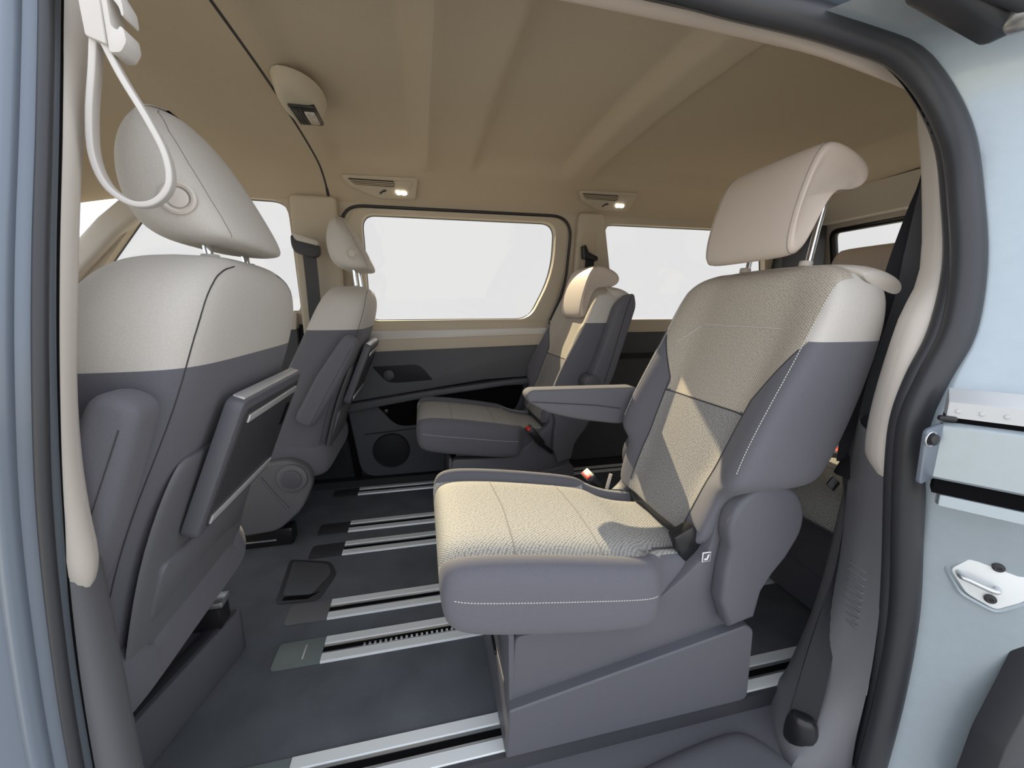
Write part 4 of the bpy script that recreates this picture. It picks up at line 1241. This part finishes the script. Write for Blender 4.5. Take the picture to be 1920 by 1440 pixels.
fb = empty('seat_belt', (-0.46, 1.96, 0.62), 'grey belt hanging from the far pillar behind the front headrest', 'seat belt', 'seat belts on the pillars')
belt('webbing', [(0.012, -0.062, 0.50), (0.010, -0.045, 0.35), (0.006, -0.03, 0.15), (0.0, -0.02, -0.1)], [(1, 0, 0)] * 4, 0.052, 'webbing_grey', fb)
prism('belt_guide', fillet([(-0.050, 0.555), (0.055, 0.520), (0.055, 0.475), (0.03, 0.462), (-0.040, 0.482), (-0.050, 0.51)], 0.015, 3), -0.085, -0.040, 'dark_plastic', fb, bevel=0.006)
prism('guide_lip', fillet([(-0.045, 0.562), (0.055, 0.530), (0.055, 0.510), (-0.03, 0.530)], 0.008, 3), -0.090, -0.050, 'beige_plastic', fb, bevel=0.004)
fc = empty('seat_belt', (0.82, 1.95, 0.9), 'dark belt guide on the far pillar above the folded middle seat headrest', 'seat belt', 'seat belts on the pillars')
prism('belt_guide', fillet([(-0.035, 0.275), (-0.020, 0.280), (-0.005, 0.245), (0.045, 0.225), (0.045, 0.205), (-0.03, 0.215)], 0.006, 3), -0.035, 0.005, 'black_plastic', fc, bevel=0.004)
belt('webbing', [(0.01, -0.015, 0.22), (0.01, -0.005, 0.1), (0.01, 0.0, -0.15)], [(1, 0, 0)] * 3, 0.046, 'webbing', fc)

# ------------------------------------------------------------------ hook with hanging strap on the near pillar
hk = empty('pillar_hook', (-0.318, 0.56, 1.17), 'white coat hook with hanging strap loop on the left pillar', 'hook')
prism('hook_housing', fillet([(-0.002, -0.020), (0.015, -0.026), (0.017, 0.08), (-0.004, 0.08)], 0.002, 2), -0.014, 0.012, 'pale_plastic', hk, bevel=0.003)
hook = fillet([(0.014, 0.055), (0.034, 0.048), (0.050, 0.025), (0.050, 0.008), (0.046, 0.005), (0.043, 0.018), (0.030, 0.030), (0.024, 0.030), (0.024, -0.008), (0.034, -0.013), (0.040, -0.006), (0.046, -0.010), (0.047, -0.026), (0.034, -0.040), (0.014, -0.042)], 0.004, 2)
hook = [(0.016 + (x - 0.014) * 0.5, -0.002 + z * 0.72) for x, z in hook]
prism('hook', hook, -0.012, 0.012, 'pale_plastic', hk, bevel=0.003)
loop = [(0.000, 0, -0.015), (-0.006, 0, -0.045), (-0.016, 0, -0.090), (-0.020, 0, -0.130), (-0.012, 0, -0.160), (0.008, 0, -0.176), (0.030, 0, -0.174), (0.047, 0, -0.155), (0.048, 0, -0.125), (0.036, 0, -0.090), (0.018, 0, -0.050), (0.006, 0, -0.015)]
lp = cr_open(loop, 5)
sweep('strap_loop', lp, rrect(0.020, 0.0062, 0.0018), 'pale_plastic', hk, ref=(0.25, -1, -0.1))

# ------------------------------------------------------------------ ceiling fittings
dl = empty('dome_lamp', (-0.30, 1.345, 1.455), 'beige roof lamp housing with dark reading lens beside the headliner seam', 'lamp')
v, f = loft_data([[(x * s + dx, y * s, z) for x, y in ((-0.062, -0.145), (0.02, -0.130), (0.062, -0.06), (0.060, 0.06), (0.02, 0.135), (-0.062, 0.145))] for z, s, dx in ((0.01, 1.02, 0.0), (0.0, 1.0, 0), (-0.022, 0.90, -0.002), (-0.034, 0.74, -0.004), (-0.036, 0.55, -0.004))], 4, 3)
bm_obj('lamp_housing', to_bm(v, f), 'warm_plastic', dl, True, 60)
lens = box('lens_frame', (0.005, 0.015, -0.036), (0.070, 0.115, 0.014), 'black_plastic', dl, 0.006)
box('lens', (0.020, 0.018, -0.044), (0.026, 0.075, 0.005), 'lamp_lens', lens, 0.002)
for kx in range(4):
    box('lens_rib', (-0.022 + 0.007 * kx, 0.015, -0.0435), (0.003, 0.105, 0.004), 'dark_plastic', lens, 0.001)


def overhead(loc, label):
    """vent and reading lamp console on the far roof side; local u along x, v up the slope"""
    e = empty('overhead_console', loc, label, 'console', 'overhead consoles above the far windows')
    M = Matrix.Rotation(R(47), 4, 'X')

    def pr(name, pts, a, b, m, parent=e, bevel=0.001, fil=0.0):
        return prism(name, fillet(pts, fil, 3) if fil else pts, a, b, m, parent, axis='y', bevel=bevel, M=M)
    pr('console_plate', [(-0.155, 0.046), (0.155, 0.052), (0.140, -0.050), (-0.02, -0.052), (-0.13, 0.0)], -0.002, 0.006, 'warm_plastic', bevel=0.001, fil=0.012)
    pr('vent_recess', [(-0.130, 0.034), (0.055, 0.034), (0.055, 0.006), (-0.105, 0.008)], -0.0048, 0.0, 'dark_plastic', bevel=0.0, fil=0.005)
    for kk in range(3):
        pr('vent_slat', [(-0.122 + 0.006 * kk, 0.0270 - 0.0075 * kk), (0.054, 0.0270 - 0.0075 * kk), (0.054, 0.0300 - 0.0075 * kk), (-0.124 + 0.006 * kk, 0.0300 - 0.0075 * kk)], -0.0075, -0.0040, 'headliner', bevel=0.0)
    pr('vent_blank', [(0.058, 0.034), (0.135, 0.036), (0.128, 0.010), (0.058, 0.006)], -0.0052, 0.0, 'warm_plastic', bevel=0.001, fil=0.003)
    pr('lamp_switch', [(-0.010, -0.026), (0.004, -0.012), (0.014, -0.008), (0.022, -0.012), (0.014, -0.017), (0.006, -0.019), (-0.006, -0.030)], -0.0065, -0.003, 'dark_plastic', bevel=0.001)
    pr('reading_lamp', [(0.058, -0.010), (0.080, -0.012), (0.081, -0.026), (0.066, -0.028)], -0.0062, -0.003, 'lamp_lit', bevel=0.001, fil=0.005)
    pr('reading_lamp', [(0.084, -0.010), (0.104, -0.012), (0.106, -0.026), (0.085, -0.028)], -0.0062, -0.003, 'lamp_lit', bevel=0.001, fil=0.006)
    return e


overhead((-0.145, 1.925, 1.386), 'overhead vent and lit reading lamp above the wide far window')
overhead((0.895, 1.925, 1.386), 'overhead vent and lit reading lamp above the rear side window')
